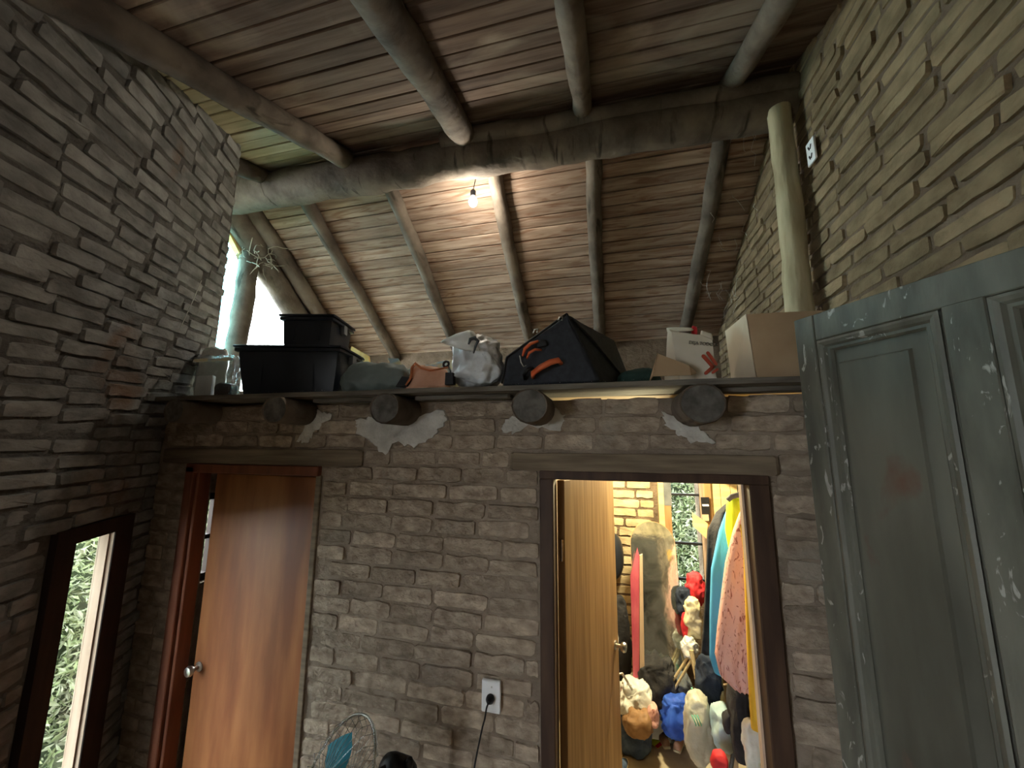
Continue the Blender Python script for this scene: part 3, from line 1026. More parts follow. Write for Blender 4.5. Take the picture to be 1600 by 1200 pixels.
def gpart(name, ua, ub, za, zb, y0_, y1_, m_='gray_door', bev=.003, par=None):
    mb = MB(); mb.cbox(((ua + ub) / 2, (y0_ + y1_) / 2, (za + zb) / 2), ((ub - ua) / 2, (y1_ - y0_) / 2, (zb - za) / 2), bev)
    return mb.build(name, M[m_], d3, world=False)


W_ = .66; st = .066; rail = .088
ML, MR = .290 * K, .353 * K
gpart('stile', 0, st, 0, top, 0, .035)
gpart('stile', ML + .004, MR, .05, top - rail + .004, .001, .034)
gpart('stile', W_ - st, W_, 0, top, 0, .035)
gpart('rail', st + .001, W_ - st, top - rail, top, .0005, .0345)
gpart('rail', st, ML, .05, .20, .001, .034); gpart('rail', MR, W_ - st, .05, .20, .001, .034)
gpart('rail', st, ML, .92, 1.04, .001, .034); gpart('rail', MR, W_ - st, .92, 1.04, .001, .034)
for (ua, ub) in ((st, ML), (MR, W_ - st)):
    for (za, zb) in ((1.04, top - rail), (.20, .92)):
        # moulding: mitred frame of stepped profile
        prof = [(0.002, .003), (.010, .000), (.020, .004), (.026, .013), (.034, .013), (.040, .021)]
        mb = MB()
        vs, fs = [], []
        for (q, dpt) in prof:
            vs += [Vector((ua + q, dpt, za + q)), Vector((ub - q, dpt, za + q)), Vector((ub - q, dpt, zb - q)), Vector((ua + q, dpt, zb - q))]
        for k in range(len(prof) - 1):
            for j in range(4):
                fs.append((k * 4 + j, k * 4 + (j + 1) % 4, (k + 1) * 4 + (j + 1) % 4, (k + 1) * 4 + j))
        mb.add(vs, fs); mb.build('moulding', M['gray_door'], d3, world=False)
        # raised panel with bevelled margins
        q0, q1, q2 = .036, .050, .062
        zt = .070
        mb = MB()
        vs = []
        for q, dpt, ex in ((q0, .026, 0), (q1, .024, .03), (q1 + .003, .0165, .032)):
            vs += [Vector((ua + q, dpt, za + q + ex)), Vector((ub - q - ex * .9, dpt, za + q + ex)), Vector((ub - q - ex * .9, dpt, zb - q - ex)), Vector((ua + q, dpt, zb - q - ex))]
        fs = [(8, 9, 10, 11)]
        for k in range(2):
            for j in range(4):
                fs.append((k * 4 + j, k * 4 + (j + 1) % 4, (k + 1) * 4 + (j + 1) % 4, (k + 1) * 4 + j))
        mb.add(vs, fs); mb.build('panel', M['gray_panel'], d3, world=False)
# backing so that the leaf is a solid door
mb = MB(); mb.cbox((W_ / 2, .030, top / 2), (W_ / 2 - .005, .004, top / 2 - .01), .001); mb.build('back_board', M['gray_panel'], d3, world=False)

# ---------------------------------------------------------------- light bulbs
def bulb(loc, label, mt, up, wire_to):
    o = thing('light_bulb', label, 'light bulb', loc)
    Mb = Matrix.Translation(loc)
    mb = MB(); mb.lathe([(.003, -.034), (.014, -.031), (.025, -.018), (.029, 0), (.025, .016), (.016, .030), (.0135, .038)], 20, Mb)
    g = mb.build('glass_bulb', mt, o, smooth=True)
    mb = MB(); mb.lathe([(.0135, .038), (.018, .040), (.019, .075), (.012, .085), (.004, .088)], 16, Mb); mb.build('socket', M['black'], o)
    mb = MB(); mb.tube([loc + Vector((0, 0, .086)), (loc + Vector((0, 0, .086))).lerp(wire_to, .5) + Vector((.004, .003, 0)), wire_to], .003, 6); mb.build('wire', M['black'], o)
    return o, g


b1, g1 = bulb(BULB_A, 'glowing bare bulb hanging just below the ridge beam', M['bulb'], .1, BULB_A + Vector((.03, -.02, .24)))
b2, g2 = bulb(BULB_B, 'bare bulb on a long wire hanging in the near room', M['bulb_b'], .1, Vector((BULB_B.x, BULB_B.y, roof_n(BULB_B.y) + .01)))
b3, g3 = bulb(BULB_C, 'bare bulb under the loft boards lighting the closet', M['bulb_b'], .1, Vector((BULB_C.x, BULB_C.y, 2.425)))

# ---------------------------------------------------------------- things on the loft
ZT = ZP1 + .001


def G(px, y, z=None, py=600):      # a point at depth y under a pixel column, resting on the loft
    p = P(px, py, y)
    if z is not None: p.z = z
    return p


def c8(fl, fr, bl, br, z0=None, z1=None):
    """corners from four floor points (front-left, front-right, back-left, back-right) and heights"""
    out = []
    for s in ((fl, bl), (fr, br)):
        for p in s:
            for z in (z0, z1):
                out.append(Vector((p[0], p[1], z)))
    return out      # order: x, y, z


# two black storage tubs
def tub(name, label, fl, w, d, h, rot, z, taper=.03, flat=True):
    o = thing(name, label, 'storage box', (fl[0], fl[1], z), 'black storage tubs on the loft', (0, 0, rot))
    x1, y1 = w, d
    t = taper
    rim = .016
    mb = MB(); mb.soft([Vector((x, y, zz)) + Vector(((t if x == 0 else -t) * (1 if zz == 0 else 0), (t if y == 0 else -t) * (1 if zz == 0 else 0), 0)) for x in (0, x1) for y in (0, y1) for zz in (0, h - rim)], n=8, e=26)
    mb.build('tub_body', M['tub'], o, smooth=True, world=False, ang=35)
    mb = MB(); mb.soft([(x, y, zz) for x in (-.012, x1 + .012) for y in (-.012, y1 + .012) for zz in (h - .032, h - .014)], n=8, e=26)
    mb.build('rim', M['tub'], o, smooth=True, world=False, ang=35)
    mb = MB(); mb.soft([(x, y, zz) for x in (-.018, x1 + .018) for y in (-.018, y1 + .018) for zz in (h - .012, h)], n=8, e=26)
    mb.build('lid', M['tub'], o, smooth=True, world=False, ang=35)
    for (a_, b_) in ((x1 + .004, 1),):
        mb = MB(); mb.soft([(x, y, zz) for x in (a_ - .012, a_ + .016) for y in (y1 * .42, y1 * .60) for zz in (h - .075, h - .022)], n=4, e=8)
        hd = mb.build('latch', M['dark_grey'], o, smooth=True, world=False, ang=35); hd['label'] = 'pale scuffed latch'
    for k in (.25, .75):
        mb = MB(); mb.box((w * k - .004, -.004 + t * .5, .03), (w * k + .004, .01, h - .04)); mb.build('rib', M['tub'], o, world=False)
    return o


A = P(362, 610, 1.565); B_ = P(526, 607, 1.695)
rt = math.atan2(B_.y - A.y, B_.x - A.x)
tub('storage_tub', 'large black plastic tub on the loft left of the grey sack', (A.x, A.y), math.hypot(B_.x - A.x, B_.y - A.y) , .30, P(362, 540, 1.565).z - ZT, rt, ZT)
A2 = P(437, 541, 1.635); B2 = P(516, 541, 1.700)
zt1 = P(362, 540, 1.565).z + .003
tub('storage_tub', 'smaller black lidded tub stacked on the right half of the large tub', (A2.x, A2.y), math.hypot(B2.x - A2.x, B2.y - A2.y), .255, P(437, 492, 1.635).z - zt1, math.atan2(B2.y - A2.y, B2.x - A2.x), zt1, taper=.010)

# clear zip bag with boxes
o = thing('zip_bag', 'clear plastic zip bag with blue seal beside the black tub', 'bag', P(325, 612, 1.62))
fl, fr = P(300, 612, 1.60), P(358, 612, 1.60)
zb_ = [ZT, ZT + .215]
c = c8(fl, fr, fl + Vector((-.05, .10, 0)), fr + Vector((-.05, .10, 0)), *zb_)
mb = MB(); mb.soft(c, n=26, e=16, amp=.013, sc_=26, seed=3, ridge=True); mb.build('bag_film', M['clear'], o, smooth=True)
mb = MB()
mb.soft(c8(fl + Vector((-.008, -.010, 0)), fr + Vector((.006, -.010, 0)), fl + Vector((-.012, -.002, 0)), fr + Vector((.004, -.002, 0)), ZT + .190, ZT + .206), n=10, e=20, amp=.006, sc_=12)
q = mb.build('zip_seal', M['pale_blue'], o); q['label'] = 'blue zip strip'
mb = MB(); mb.soft(c8(fl + Vector((.0, .012, 0)), fl + Vector((.115, .012, 0)), fl + Vector((-.03, .06, 0)), fl + Vector((.08, .06, 0)), ZT + .01, ZT + .12), n=4, e=20)
q = mb.build('carton', M['white'], o); q['label'] = 'small white carton with printed lines'
for k in (0, 1):
    mb = MB(); mb.box((fl.x + .05, fl.y + .004, ZT + .04 + .022 * k), (fl.x + .095, fl.y + .008, ZT + .05 + .022 * k)); mb.build('printed_line', M['ink'], q)
mb = MB(); mb.soft(c8(fl + Vector((.12, .02, 0)), fr + Vector((-.012, .02, 0)), fl + Vector((.09, .08, 0)), fr + Vector((-.04, .08, 0)), ZT + .006, ZT + .075), n=8, e=5, amp=.01, sc_=14, seed=2)
q = mb.build('contents', M['black'], o, smooth=True); q['label'] = 'dark bundle'
mb = MB(); mb.soft(c8(P(308, 600, 1.74), P(352, 600, 1.74), P(305, 600, 1.82), P(350, 600, 1.82), ZT + .0, ZT + .31), n=10, e=4, amp=.02, sc_=9, seed=5, ridge=True)
q = mb.build('fibre_bag', M['white_plastic'], None, smooth=True); tag(q, 'white crumpled sack showing above the clear zip bag', 'bag')

# grey sack
mb = MB(); mb.soft(c8(P(529, 604, 1.60), P(640, 600, 1.60), P(548, 600, 1.90), P(632, 600, 1.90), ZT - .012, ZT + .148), n=34, e=3.0, amp=.020, sc_=12, seed=8, ridge=True, fn=lambda w: Vector((w.x, w.y, max(w.z, ZT))))
o = mb.build('grey_sack', M['grey_cloth'], None, smooth=True); tag(o, 'limp grey green cloth sack lying right of the black tubs', 'bag')

# pale blue printed packet behind the orange box
o = thing('printed_packet', 'pale blue printed packet with an upturned flap behind the orange box', 'packet', P(660, 590, 1.78))
a, b = P(630, 578, 1.80), P(712, 560, 1.80)
mb = MB(); mb.soft([Vector((x, y, z)) for x, zz in ((a.x, a.z), (b.x, b.z)) for y in (1.78, 1.86) for z in (ZT, zz)], n=8, e=10, amp=.008, sc_=10, seed=4); mb.build('packet_body', M['pale_blue'], o, smooth=True)
a = P(606, 560, 1.78); b = P(622, 560, 1.78); c_ = P(636, 584, 1.76); d_ = P(618, 584, 1.76)
mb = MB(); mb.prism([a, b, c_, d_], (0, .006, -.001)); mb.build('flap', M['pale_blue'], o)
o = thing('dark_strap', 'black rounded buckle on the pale blue packet', 'strap', P(697, 569, 1.72))
mb = MB(); mb.torus(Matrix.Translation(P(697, 569, 1.74)) @ Matrix.Rotation(1.4, 4, 'X'), .014, .006, 16, 8); mb.build('buckle', M['black'], o, smooth=True)
mb = MB(); mb.tube([P(700, 571, 1.74), P(704, 580, 1.72), P(704, 598, 1.70)], .005, 6); mb.build('strap', M['black'], o)

# open tan and rust coloured bag
o = thing('tan_bag', 'open tan and rust coloured bag between grey sack and white bag', 'bag', P(665, 600, 1.62))
fl, fr, bl, br = P(634, 604, 1.62), P(700, 601, 1.62), P(640, 604, 1.74), P(700, 601, 1.74)
zt = lambda p, py, y: P(p, py, y).z
mb = MB(); mb.soft([Vector((fl.x, 1.62, ZT)), Vector((P(648, 571, 1.62))), Vector((bl.x, 1.74, ZT)), P(652, 575, 1.74), Vector((fr.x, 1.62, ZT)), P(698, 577, 1.62), Vector((br.x, 1.74, ZT)), P(698, 580, 1.74)],
              n=12, e=8, amp=.010, sc_=12, seed=12, ridge=True); mb.build('bag_body', M['tan'], o, smooth=True)
mb = MB(); mb.tube([P(634, 602, 1.60), P(642, 590, 1.60), P(644, 574, 1.60), P(649, 568, 1.60), P(658, 575, 1.60), P(672, 579, 1.60), P(700, 574, 1.60)], [.004, .006, .007, .007, .006, .005, .004], 8, .2, 20)
q = mb.build('rolled_edge', M['rust'], o, smooth=True); q['label'] = 'rust coloured rolled edge'
mb = MB(); mb.prism([P(618, 604, 1.60), P(628, 588, 1.60), P(642, 590, 1.60), P(634, 603, 1.60)], (0, .05, 0)); q = mb.build('side_pocket', M['black'], o)
mb = MB(); mb.soft(c8(P(626, 590, 1.66), P(637, 590, 1.66), P(626, 590, 1.72), P(637, 590, 1.72), ZT, ZT + .065), n=5, e=5, amp=.004, sc_=20); q = mb.build('corner_tab', M['rust'], o, smooth=True)
mb = MB(); mb.prism([P(695, 601, 1.595), P(696, 582, 1.595), P(707, 582, 1.595), P(708, 600, 1.595)], (0, .03, 0)); mb.build('dark_label', M['black'], o)
for k, px in enumerate((658, 692)):
    mb = MB(); mb.soft(c8(P(px - 12, 603, 1.56), P(px + 12, 603, 1.56), P(px - 12, 603, 1.60), P(px + 12, 603, 1.60), ZT - .001, ZT + .012), n=5, e=3); mb.build('foot_pad', M['tan'], o, smooth=True)

# white plastic bag
o = thing('plastic_bag', 'bulging white plastic bag with a pointed corner beside the suitcase', 'bag', P(740, 600, 1.65))
mb = MB(); mb.soft([P(708, 603, 1.60), P(708, 535, 1.62), P(715, 600, 1.85), P(722, 532, 1.85), P(783, 600, 1.60), P(778, 526, 1.62), P(783, 600, 1.85), P(770, 530, 1.85)], n=44, e=3.2, amp=.026, sc_=12, seed=21, ridge=True, fn=lambda w: Vector((w.x, w.y, max(w.z, ZT))))
mb.build('bag_body', M['white_bag'], o, smooth=True)
mb = MB(); mb.soft([P(716, 545, 1.58), P(683, 535, 1.58), P(722, 545, 1.66), P(690, 532, 1.66), P(750, 550, 1.58), P(733, 515, 1.58), P(755, 545, 1.70), P(740, 515, 1.70)], n=14, e=6, amp=.008, sc_=12, seed=22, ridge=True)
mb.build('pointed_corner', M['white_plastic'], o, smooth=True)
mb = MB(); mb.tube([P(732, 538, 1.545), P(735, 530, 1.54), P(742, 528, 1.54), P(747, 533, 1.545), P(743, 541, 1.55), P(740, 552, 1.56)], [.004, .008, .010, .008, .006, .003], 8); q = mb.build('handle_hole', M['dark_grey'], o, smooth=True); q['label'] = 'dark folded opening'

# suitcase with orange grips
o = thing('suitcase', 'black soft suitcase with two orange grips lying tilted on the loft', 'suitcase', P(870, 600, 1.60))
Af, Bf, Cf, Df = P(786, 598, 1.575), P(792, 558, 1.60), P(886, 490, 1.60), P(938, 592, 1.555)
Ab, Bb, Cb, Db = P(795, 585, 1.95), P(800, 550, 1.95), P(960, 533, 2.02), P(988, 588, 2.02)
for v in (Af, Ab, Db, Df): v.z = ZT + .004
corners = [Af, Bf, Ab, Bb, Df, Cf, Db, Cb]
fix = lambda w: Vector((w.x, w.y, max(w.z, ZT + .001)))
mb = MB(); mb.soft(corners, n=22, e=44, amp=.005, sc_=9, seed=31, fn=fix); mb.build('case_body', M['suitcase'], o, smooth=True)
# side cloth panel, the light on the right face put into its colour; piping
mb = MB(); mb.prism([Cf.lerp(Cb, .05) + Vector((.012, -.018, -.02)), Cf.lerp(Cb, .93) + Vector((.012, -.015, -.01)), Df.lerp(Db, .93) + Vector((.012, -.015, .02)), Cf.lerp(Df, .35).lerp(Cb, .25) + Vector((.010, -.018, 0))], (-.004, .010, 0)); q = mb.build('side_panel', M['suit_lit_side'], o); q['label'] = 'grey side panel coloured lighter as the lit side'
for k in (0, 1):
    mb = MB(); a_ = Cf.lerp(Cb, .38 + .02 * k) + Vector((.02, -.03, -.045 - .012 * k)); b_ = Cf.lerp(Cb, .72) + Vector((.018, -.03, -.05 - .012 * k)); mb.tube([a_, b_], .0016, 5); mb.build('piping', M['dark_grey'], o)
off = Vector((0, -.004, -.002))
mb = MB(); mb.tube([Af + off * 1.1 + Vector((-.004, 0, .01)), Bf + off, Bf.lerp(Cf, .33) + off, Bf.lerp(Cf, .66) + off, Cf + off], .005, 8); mb.build('zip_edge', M['black'], o, smooth=True)
mb = MB(); mb.tube([Cf + off, Cf.lerp(Df, .25) + off, Cf.lerp(Df, .5) + off], .004, 8); mb.build('zip_edge', M['black'], o, smooth=True)
dep = 1.535
mb = MB(); mb.tube([P(833, 590, dep + .03), P(833, 583, dep), P(845, 574, dep - .005), P(860, 566, dep - .005), P(872, 563, dep), P(877, 568, dep + .03)], [.008, .011, .013, .013, .012, .008], 12); q = mb.build('grip', M['orange'], o, smooth=True); q['label'] = 'orange bottom grip'
mb = MB(); mb.tube([P(820, 592, dep + .03), P(819, 585, dep + .01), P(825, 577, dep), P(833, 575, dep + .01)], [.007, .008, .008, .007], 10); mb.build('grip_end', M['black'], o, smooth=True)
mb = MB(); mb.tube([P(817, 556, dep + .04), P(820, 545, dep + .02), P(829, 537, dep + .015), P(841, 533, dep + .03)], [.005, .007, .007, .005], 10); q = mb.build('grip', M['orange'], o, smooth=True); q['label'] = 'orange upper grip'
mb = MB(); mb.tube([P(823, 560, dep + .03), P(827, 551, dep + .01), P(836, 546, dep + .01), P(846, 547, dep + .03)], [.004, .006, .006, .004], 10); mb.build('grip', M['orange'], o, smooth=True)
mb = MB(); mb.soft([P(838, 545, 1.57), P(836, 532, 1.57), P(838, 545, 1.61), P(838, 532, 1.61), P(858, 540, 1.57), P(852, 530, 1.57), P(858, 540, 1.61), P(856, 530, 1.61)], n=6, e=4); mb.build('grip_mount', M['black'], o, smooth=True)
mb = MB(); mb.tube([P(812, 556, dep + .03), P(814, 566, dep + .01), P(818, 573, dep + .01), P(822, 571, dep + .01)], .0022, 6); mb.build('white_string', M['web'], o, smooth=True)
for (x, y_) in ((875, 498), (836, 517)):
    mb = MB(); mb.tube([P(x - 3, y_ + 4, 1.585), P(x - 1, y_ - 2, 1.58), P(x + 4, y_ - 3, 1.585), P(x + 3, y_ + 3, 1.585)], .003, 6); mb.build('zip_pull', M['metal'] if x > 850 else M['white'], o, smooth=True)

# dark green cloth lump
mb = MB(); mb.soft(c8(P(965, 590, 1.70), P(1030, 588, 1.70), P(975, 590, 2.0), P(1030, 588, 2.0), ZT - .01, ZT + .085), n=14, e=3, amp=.016, sc_=9, seed=33, ridge=True, fn=lambda w: Vector((w.x, w.y, max(w.z, ZT))))
o = mb.build('green_cloth', M['green_dark'], None, smooth=True); tag(o, 'dark green cloth heap between suitcase and cardboard', 'cloth')

# open cardboard carton holding the paper bag
o = thing('cardboard_carton', 'small torn cardboard carton in front of the paper bag', 'box', P(1050, 586, 1.60))
a, b, c_, d_ = P(1019, 588, 1.58), P(1027, 552, 1.58), P(1077, 571, 1.58), P(1080, 586, 1.58)
mb = MB(); mb.prism([a, b, c_, d_], (0, .005, 0)); mb.build('front_wall', M['card'], o)
mb = MB(); mb.prism([a, b, b + Vector((0, .14, -.05)), a + Vector((0, .14, 0))], (.004, 0, 0)); mb.build('side_wall', M['card'], o)
mb = MB(); mb.prism([Vector((a.x, 1.58, ZT)), Vector((d_.x, 1.58, ZT)), Vector((d_.x, 1.72, ZT)), Vector((a.x, 1.72, ZT))], (0, 0, .004)); mb.build('base', M['card'], o)
mb = MB(); mb.prism([d_, c_, c_ + Vector((.03, .03, -.02)), P(1088, 584, 1.6)], (0, .004, 0)); mb.build('flap', M['card'], o)

# paper bag with the red arrow
o = thing('paper_bag', 'off white paper carrier bag printed with a red double arrow', 'bag', P(1085, 585, 1.70))
y_ = 1.66
fl = [P(1062, 592, y_), P(1049, 518, y_), P(1121, 590, y_), P(1113, 524, y_)]
for v in (fl[0], fl[2]): v.z = ZT
side = [P(1036, 570, 1.78), P(1043, 512, 1.76)]; side[0].z = ZT
cb_ = [fl[0], fl[1], Vector((side[0].x, 1.80, ZT)), side[1], fl[2], fl[3], fl[2] + Vector((.01, .14, 0)), fl[3] + Vector((.0, .13, .01))]
mb = MB(); mb.soft(cb_, n=14, e=30, amp=.005, sc_=8, seed=40); mb.build('bag_body', M['paper'], o, smooth=True, ang=40)
mb = MB(); mb.soft([P(1042, 520, 1.74), P(1040, 511, 1.74), P(1046, 520, 1.80), P(1044, 511, 1.80), P(1084, 516, 1.70), P(1080, 512, 1.70), P(1084, 516, 1.76), P(1080, 512, 1.76)], n=8, e=8, amp=.003, sc_=14); mb.build('folded_top', M['paper'], o, smooth=True)
mb = MB(); mb.soft([P(1094, 524, 1.655), P(1095, 516, 1.655), P(1094, 524, 1.70), P(1095, 516, 1.70), P(1114, 532, 1.655), P(1112, 522, 1.655), P(1114, 532, 1.70), P(1112, 522, 1.70)], n=6, e=12, amp=.002, sc_=14); mb.build('folded_top', M['paper'], o, smooth=True)
yp = y_ - .010


def stroke(mb, pts, w, y):
    for (x0, y0), (x1, y1) in zip(pts[:-1], pts[1:]):
        a_, b_ = P(x0, y0, y), P(x1, y1, y)
        d = (b_ - a_).normalized(); n_ = Vector((-d.z, 0, d.x)) * w
        cap = [a_ + n_ - d * 0, a_ - d * w * .7 + n_ * .6, a_ - d * w, a_ - d * w * .7 - n_ * .6, a_ - n_, b_ - n_, b_ + d * w * .7 - n_ * .6, b_ + d * w, b_ + d * w * .7 + n_ * .6, b_ + n_]
        mb.prism(cap, (0, .004, 0))


mb = MB(); stroke(mb, [(1099, 556), (1114, 573)], .0065, yp); stroke(mb, [(1114, 573), (1103, 583)], .0065, yp); q = mb.build('printed_arrow', M['red_print'], o)
mb = MB(); stroke(mb, [(1106, 551), (1119, 569)], .0058, yp); stroke(mb, [(1121, 577), (1114, 582)], .005, yp); mb.build('printed_arrow', M['red_print'], o)
txt = bpy.data.curves.new('bag_lettering', 'FONT'); txt.body = 'DEJA TODO A'; txt.size = .018; txt.extrude = .0008; txt.space_character = .9
to = bpy.data.objects.new('bag_lettering', txt); COL.objects.link(to)
a_, b_ = P(1076, 537, yp - .002), P(1117, 541, yp - .002)
d = (b_ - a_).normalized(); n_ = Vector((0, -1, 0))
R4 = Matrix((d, n_.cross(d), n_)).transposed().to_4x4(); R4.translation = a_
bpy.context.view_layer.update()
me = bpy.data.meshes.new_from_object(to); bpy.data.objects.remove(to)
me.materials.clear(); me.materials.append(M['ink'])
q = bpy.data.objects.new('bag_lettering', me); COL.objects.link(q); q.parent = o
q.matrix_local = o.matrix_world.inverted() @ R4
mb = MB(); mb.soft([P(1080, 526, 1.74), P(1080, 508, 1.74), P(1080, 526, 1.77), P(1080, 508, 1.77), P(1090, 526, 1.74), P(1090, 511, 1.74), P(1090, 526, 1.77), P(1090, 511, 1.77)], n=8, e=3, amp=.003, sc_=20)
q = mb.build('red_packet', M['red'], None, smooth=True); tag(q, 'small red packet sticking out of the paper bag', 'packet')

# big cardboard box
o = thing('cardboard_box', 'large closed cardboard box in front of the pale post', 'box', P(1182, 585, 1.60))
fl, fr = P(1182, 585, 1.60), P(1262, 585, 1.60); fr = Vector((.72, 1.60, 0)); bl = P(1143, 585, 1.80)
h0 = P(1171, 490, 1.60).z
ztop = h0
zb2 = P(1143, 520, 1.80).z
back = Vector((bl.x, 1.80, 0))
cb_ = [Vector((fl.x, 1.60, ZT)), Vector((fl.x - .014, 1.60, ztop)), Vector((back.x, 1.80, ZT)), Vector((back.x - .004, 1.82, ztop - .004)), Vector((.80, 1.62, ZT)), Vector((.80, 1.62, ztop)), Vector((.79, 1.86, ZT)), Vector((.79, 1.86, ztop - .003))]
mb = MB(); mb.soft(cb_, n=6, e=60, amp=.002, sc_=5); mb.build('box_body', M['card'], o)
mb = MB(); p0, p1, p2, p3 = cb_[0], cb_[1], cb_[3], cb_[2]
n_ = Vector((-.003, -.0015, 0)); mb.prism([p + n_ for p in (p0.lerp(p3, .01), p1.lerp(p2, .01), p2.lerp(p1, .01), p3.lerp(p0, .01))], (.002, .001, 0)); q = mb.build('side_face', M['card_pale'], o); q['label'] = 'paler side of the carton'

# yellow board at the back of the loft
a_ = P(548, 548, 2.3)
mb = MB(); mb.prism([P(535, 575, 2.35), P(549, 541, 2.35), P(575, 556, 2.35), P(590, 590, 2.35)], (0, .02, 0))
for i, v in enumerate(mb.v):
    if i in (0, 3, 4, 7): v.z = ZT
o = mb.build('yellow_board', M['yellow_wood'], None); tag(o, 'yellow board showing between black tub and grey sack', 'board')

# dust crumbs along the loft edge
rd = random.Random(4)
mb = MB()
for k in range(170):
    x = rd.uniform(-2.3, .65); y_ = rd.uniform(1.52, 1.56); s = rd.uniform(.0008, .0026)
    z = ZT + s * .5 + .001
    mb.add([Vector((x + rd.uniform(-s, s), y_ + rd.uniform(-s, s), z + rd.uniform(-s, s) * .6)) for _ in range(4)], [(0, 1, 2), (0, 2, 3), (0, 3, 1), (1, 3, 2)])
o = mb.build('dust_crumbs', M['plaster'], None); tag(o, 'pale dust crumbs along the front edge of the loft', 'dust', kind='stuff')

# dry twigs and cobwebs over the loft window
rd = random.Random(12)
mb = MB()
c = P(400, 405, 2.42)
for k in range(46):
    a_ = c + Vector((rd.uniform(-.10, .12), rd.uniform(-.14, .10), rd.gauss(0, .06)))
    d = Vector((rd.uniform(-1, 1), rd.uniform(-1, 1), rd.uniform(-.9, .9))).normalized()
    pts = [a_]
    for j in range(5):
        d = (d + Vector((rd.uniform(-.5, .5), rd.uniform(-.5, .5), rd.uniform(-.6, .4)))).normalized()
        pts.append(pts[-1] + d * rd.uniform(.02, .05))
    mb.tube(pts, [.0035, .003, .003, .0025, .002, .001], 5)
o = mb.build('dry_twigs', M['twig'], None, smooth=True); tag(o, 'tangle of dry twigs hanging above the triangular loft window', 'twigs', kind='stuff')
mb = MB()
for k in range(26):
    a_ = P(rd.uniform(1105, 1180), rd.uniform(250, 500), 2.7)
    a_.y = min((ZR - a_.z + SF * YR) / SF - .05, 3.0)
    pts = [a_]
    for j in range(4): pts.append(pts[-1] + Vector((rd.uniform(-.03, .03), rd.uniform(-.03, .03), rd.uniform(-.06, .0))))
    mb.tube(pts, .0009, 4)
o = mb.build('cobwebs', M['web'], None); tag(o, 'torn cobweb strands in the dark corner by the right wall', 'cobweb', kind='stuff')
mb = MB(); a_, b_ = P(296, 440, 1.55), P(270, 530, 1.50)
pa = [wpt(-.17, 3.10, -.05), wpt(-.21, 2.95, -.055), wpt(-.24, 2.80, -.05)]
mb.tube(pa, .0016, 5); o = mb.build('thread', M['web'], None); tag(o, 'thin pale thread hanging on the left brick wall', 'thread')

# white plate with dark slots high on the right wall
o = thing('wall_socket', 'small white socket plate high on the right brick wall', 'socket', PX(1268, 237, XR - .02))
pc = PX(1268, 237, XR - .022)
mb = MB(); mb.cbox(pc, (.005, .034, .056), .002); mb.build('plate', M['white'], o)
for dz in (-.024, .022):
    mb = MB(); mb.cbox(pc + Vector((-.006, -.008, dz)), (.001, .004, .011), .0005, Matrix.Rotation(.5, 3, 'X')); mb.build('slot', M['black'], o)
    mb = MB(); mb.cbox(pc + Vector((-.006, .008, dz)), (.001, .004, .011), .0005, Matrix.Rotation(-.5, 3, 'X')); mb.build('slot', M['black'], o)

# ---------------------------------------------------------------- outlet, plug, cord
o = thing('wall_outlet', 'white outlet plate on the brick wall between the doors', 'outlet', P(768, 1086, YW - .014))
a_, b_ = P(754, 1060, YW - .015), P(783, 1113, YW - .015)
mb = MB(); mb.cbox((a_ + b_) / 2 + Vector((0, -.004, 0)), (abs(b_.x - a_.x) / 2 - .001, .009, abs(b_.z - a_.z) / 2 + .002), .003); mb.build('plate', M['white'], o)
for dz in (.028, -.028):
    pc = P(768, 1086, YW - .029); mb = MB(); mb.cbox(pc + Vector((0, 0, dz)), (.003, .001, .003), .0005); mb.build('screw', M['metal'], o)
o = thing('plug_and_cord', 'black plug with a thin cord hanging down to the fan', 'plug', P(767, 1092, YW - .05))
pp = P(767, 1090, YW - .028)
Mk = Matrix.Translation(pp) @ Matrix.Rotation(math.radians(90), 4, 'X')
mb = MB(); mb.lathe([(.015, 0), (.017, .005), (.016, .018), (.010, .026), (.007, .034)], 16, Mk); mb.build('plug', M['black'], o, smooth=True, ang=50)
pts = [pp + Vector((0, -.034, 0)), pp + Vector((-.003, -.048, -.012)), pp + Vector((-.010, -.045, -.05)), P(753, 1140, YW - .06), P(741, 1200, YW - .09), P(738, 1240, YW - .13)]
e_ = pts[-1]
pts += [e_ + Vector((0, -.04, -.5)), Vector((e_.x - .02, e_.y - .12, .05)), Vector((e_.x - .15, e_.y - .18, .008))]
sm = []
for i in range(len(pts) - 1):
    p0, p1, p2, p3 = pts[max(i - 1, 0)], pts[i], pts[i + 1], pts[min(i + 2, len(pts) - 1)]
    for k in range(6):
        t = k / 6
        sm.append(.5 * ((2 * p1) + (p2 - p0) * t + (2 * p0 - 5 * p1 + 4 * p2 - p3) * t * t + (3 * p1 - p0 - 3 * p2 + p3) * t ** 3))
mb = MB(); mb.tube(sm, .0034, 7); mb.build('cord', M['black'], o, smooth=True)

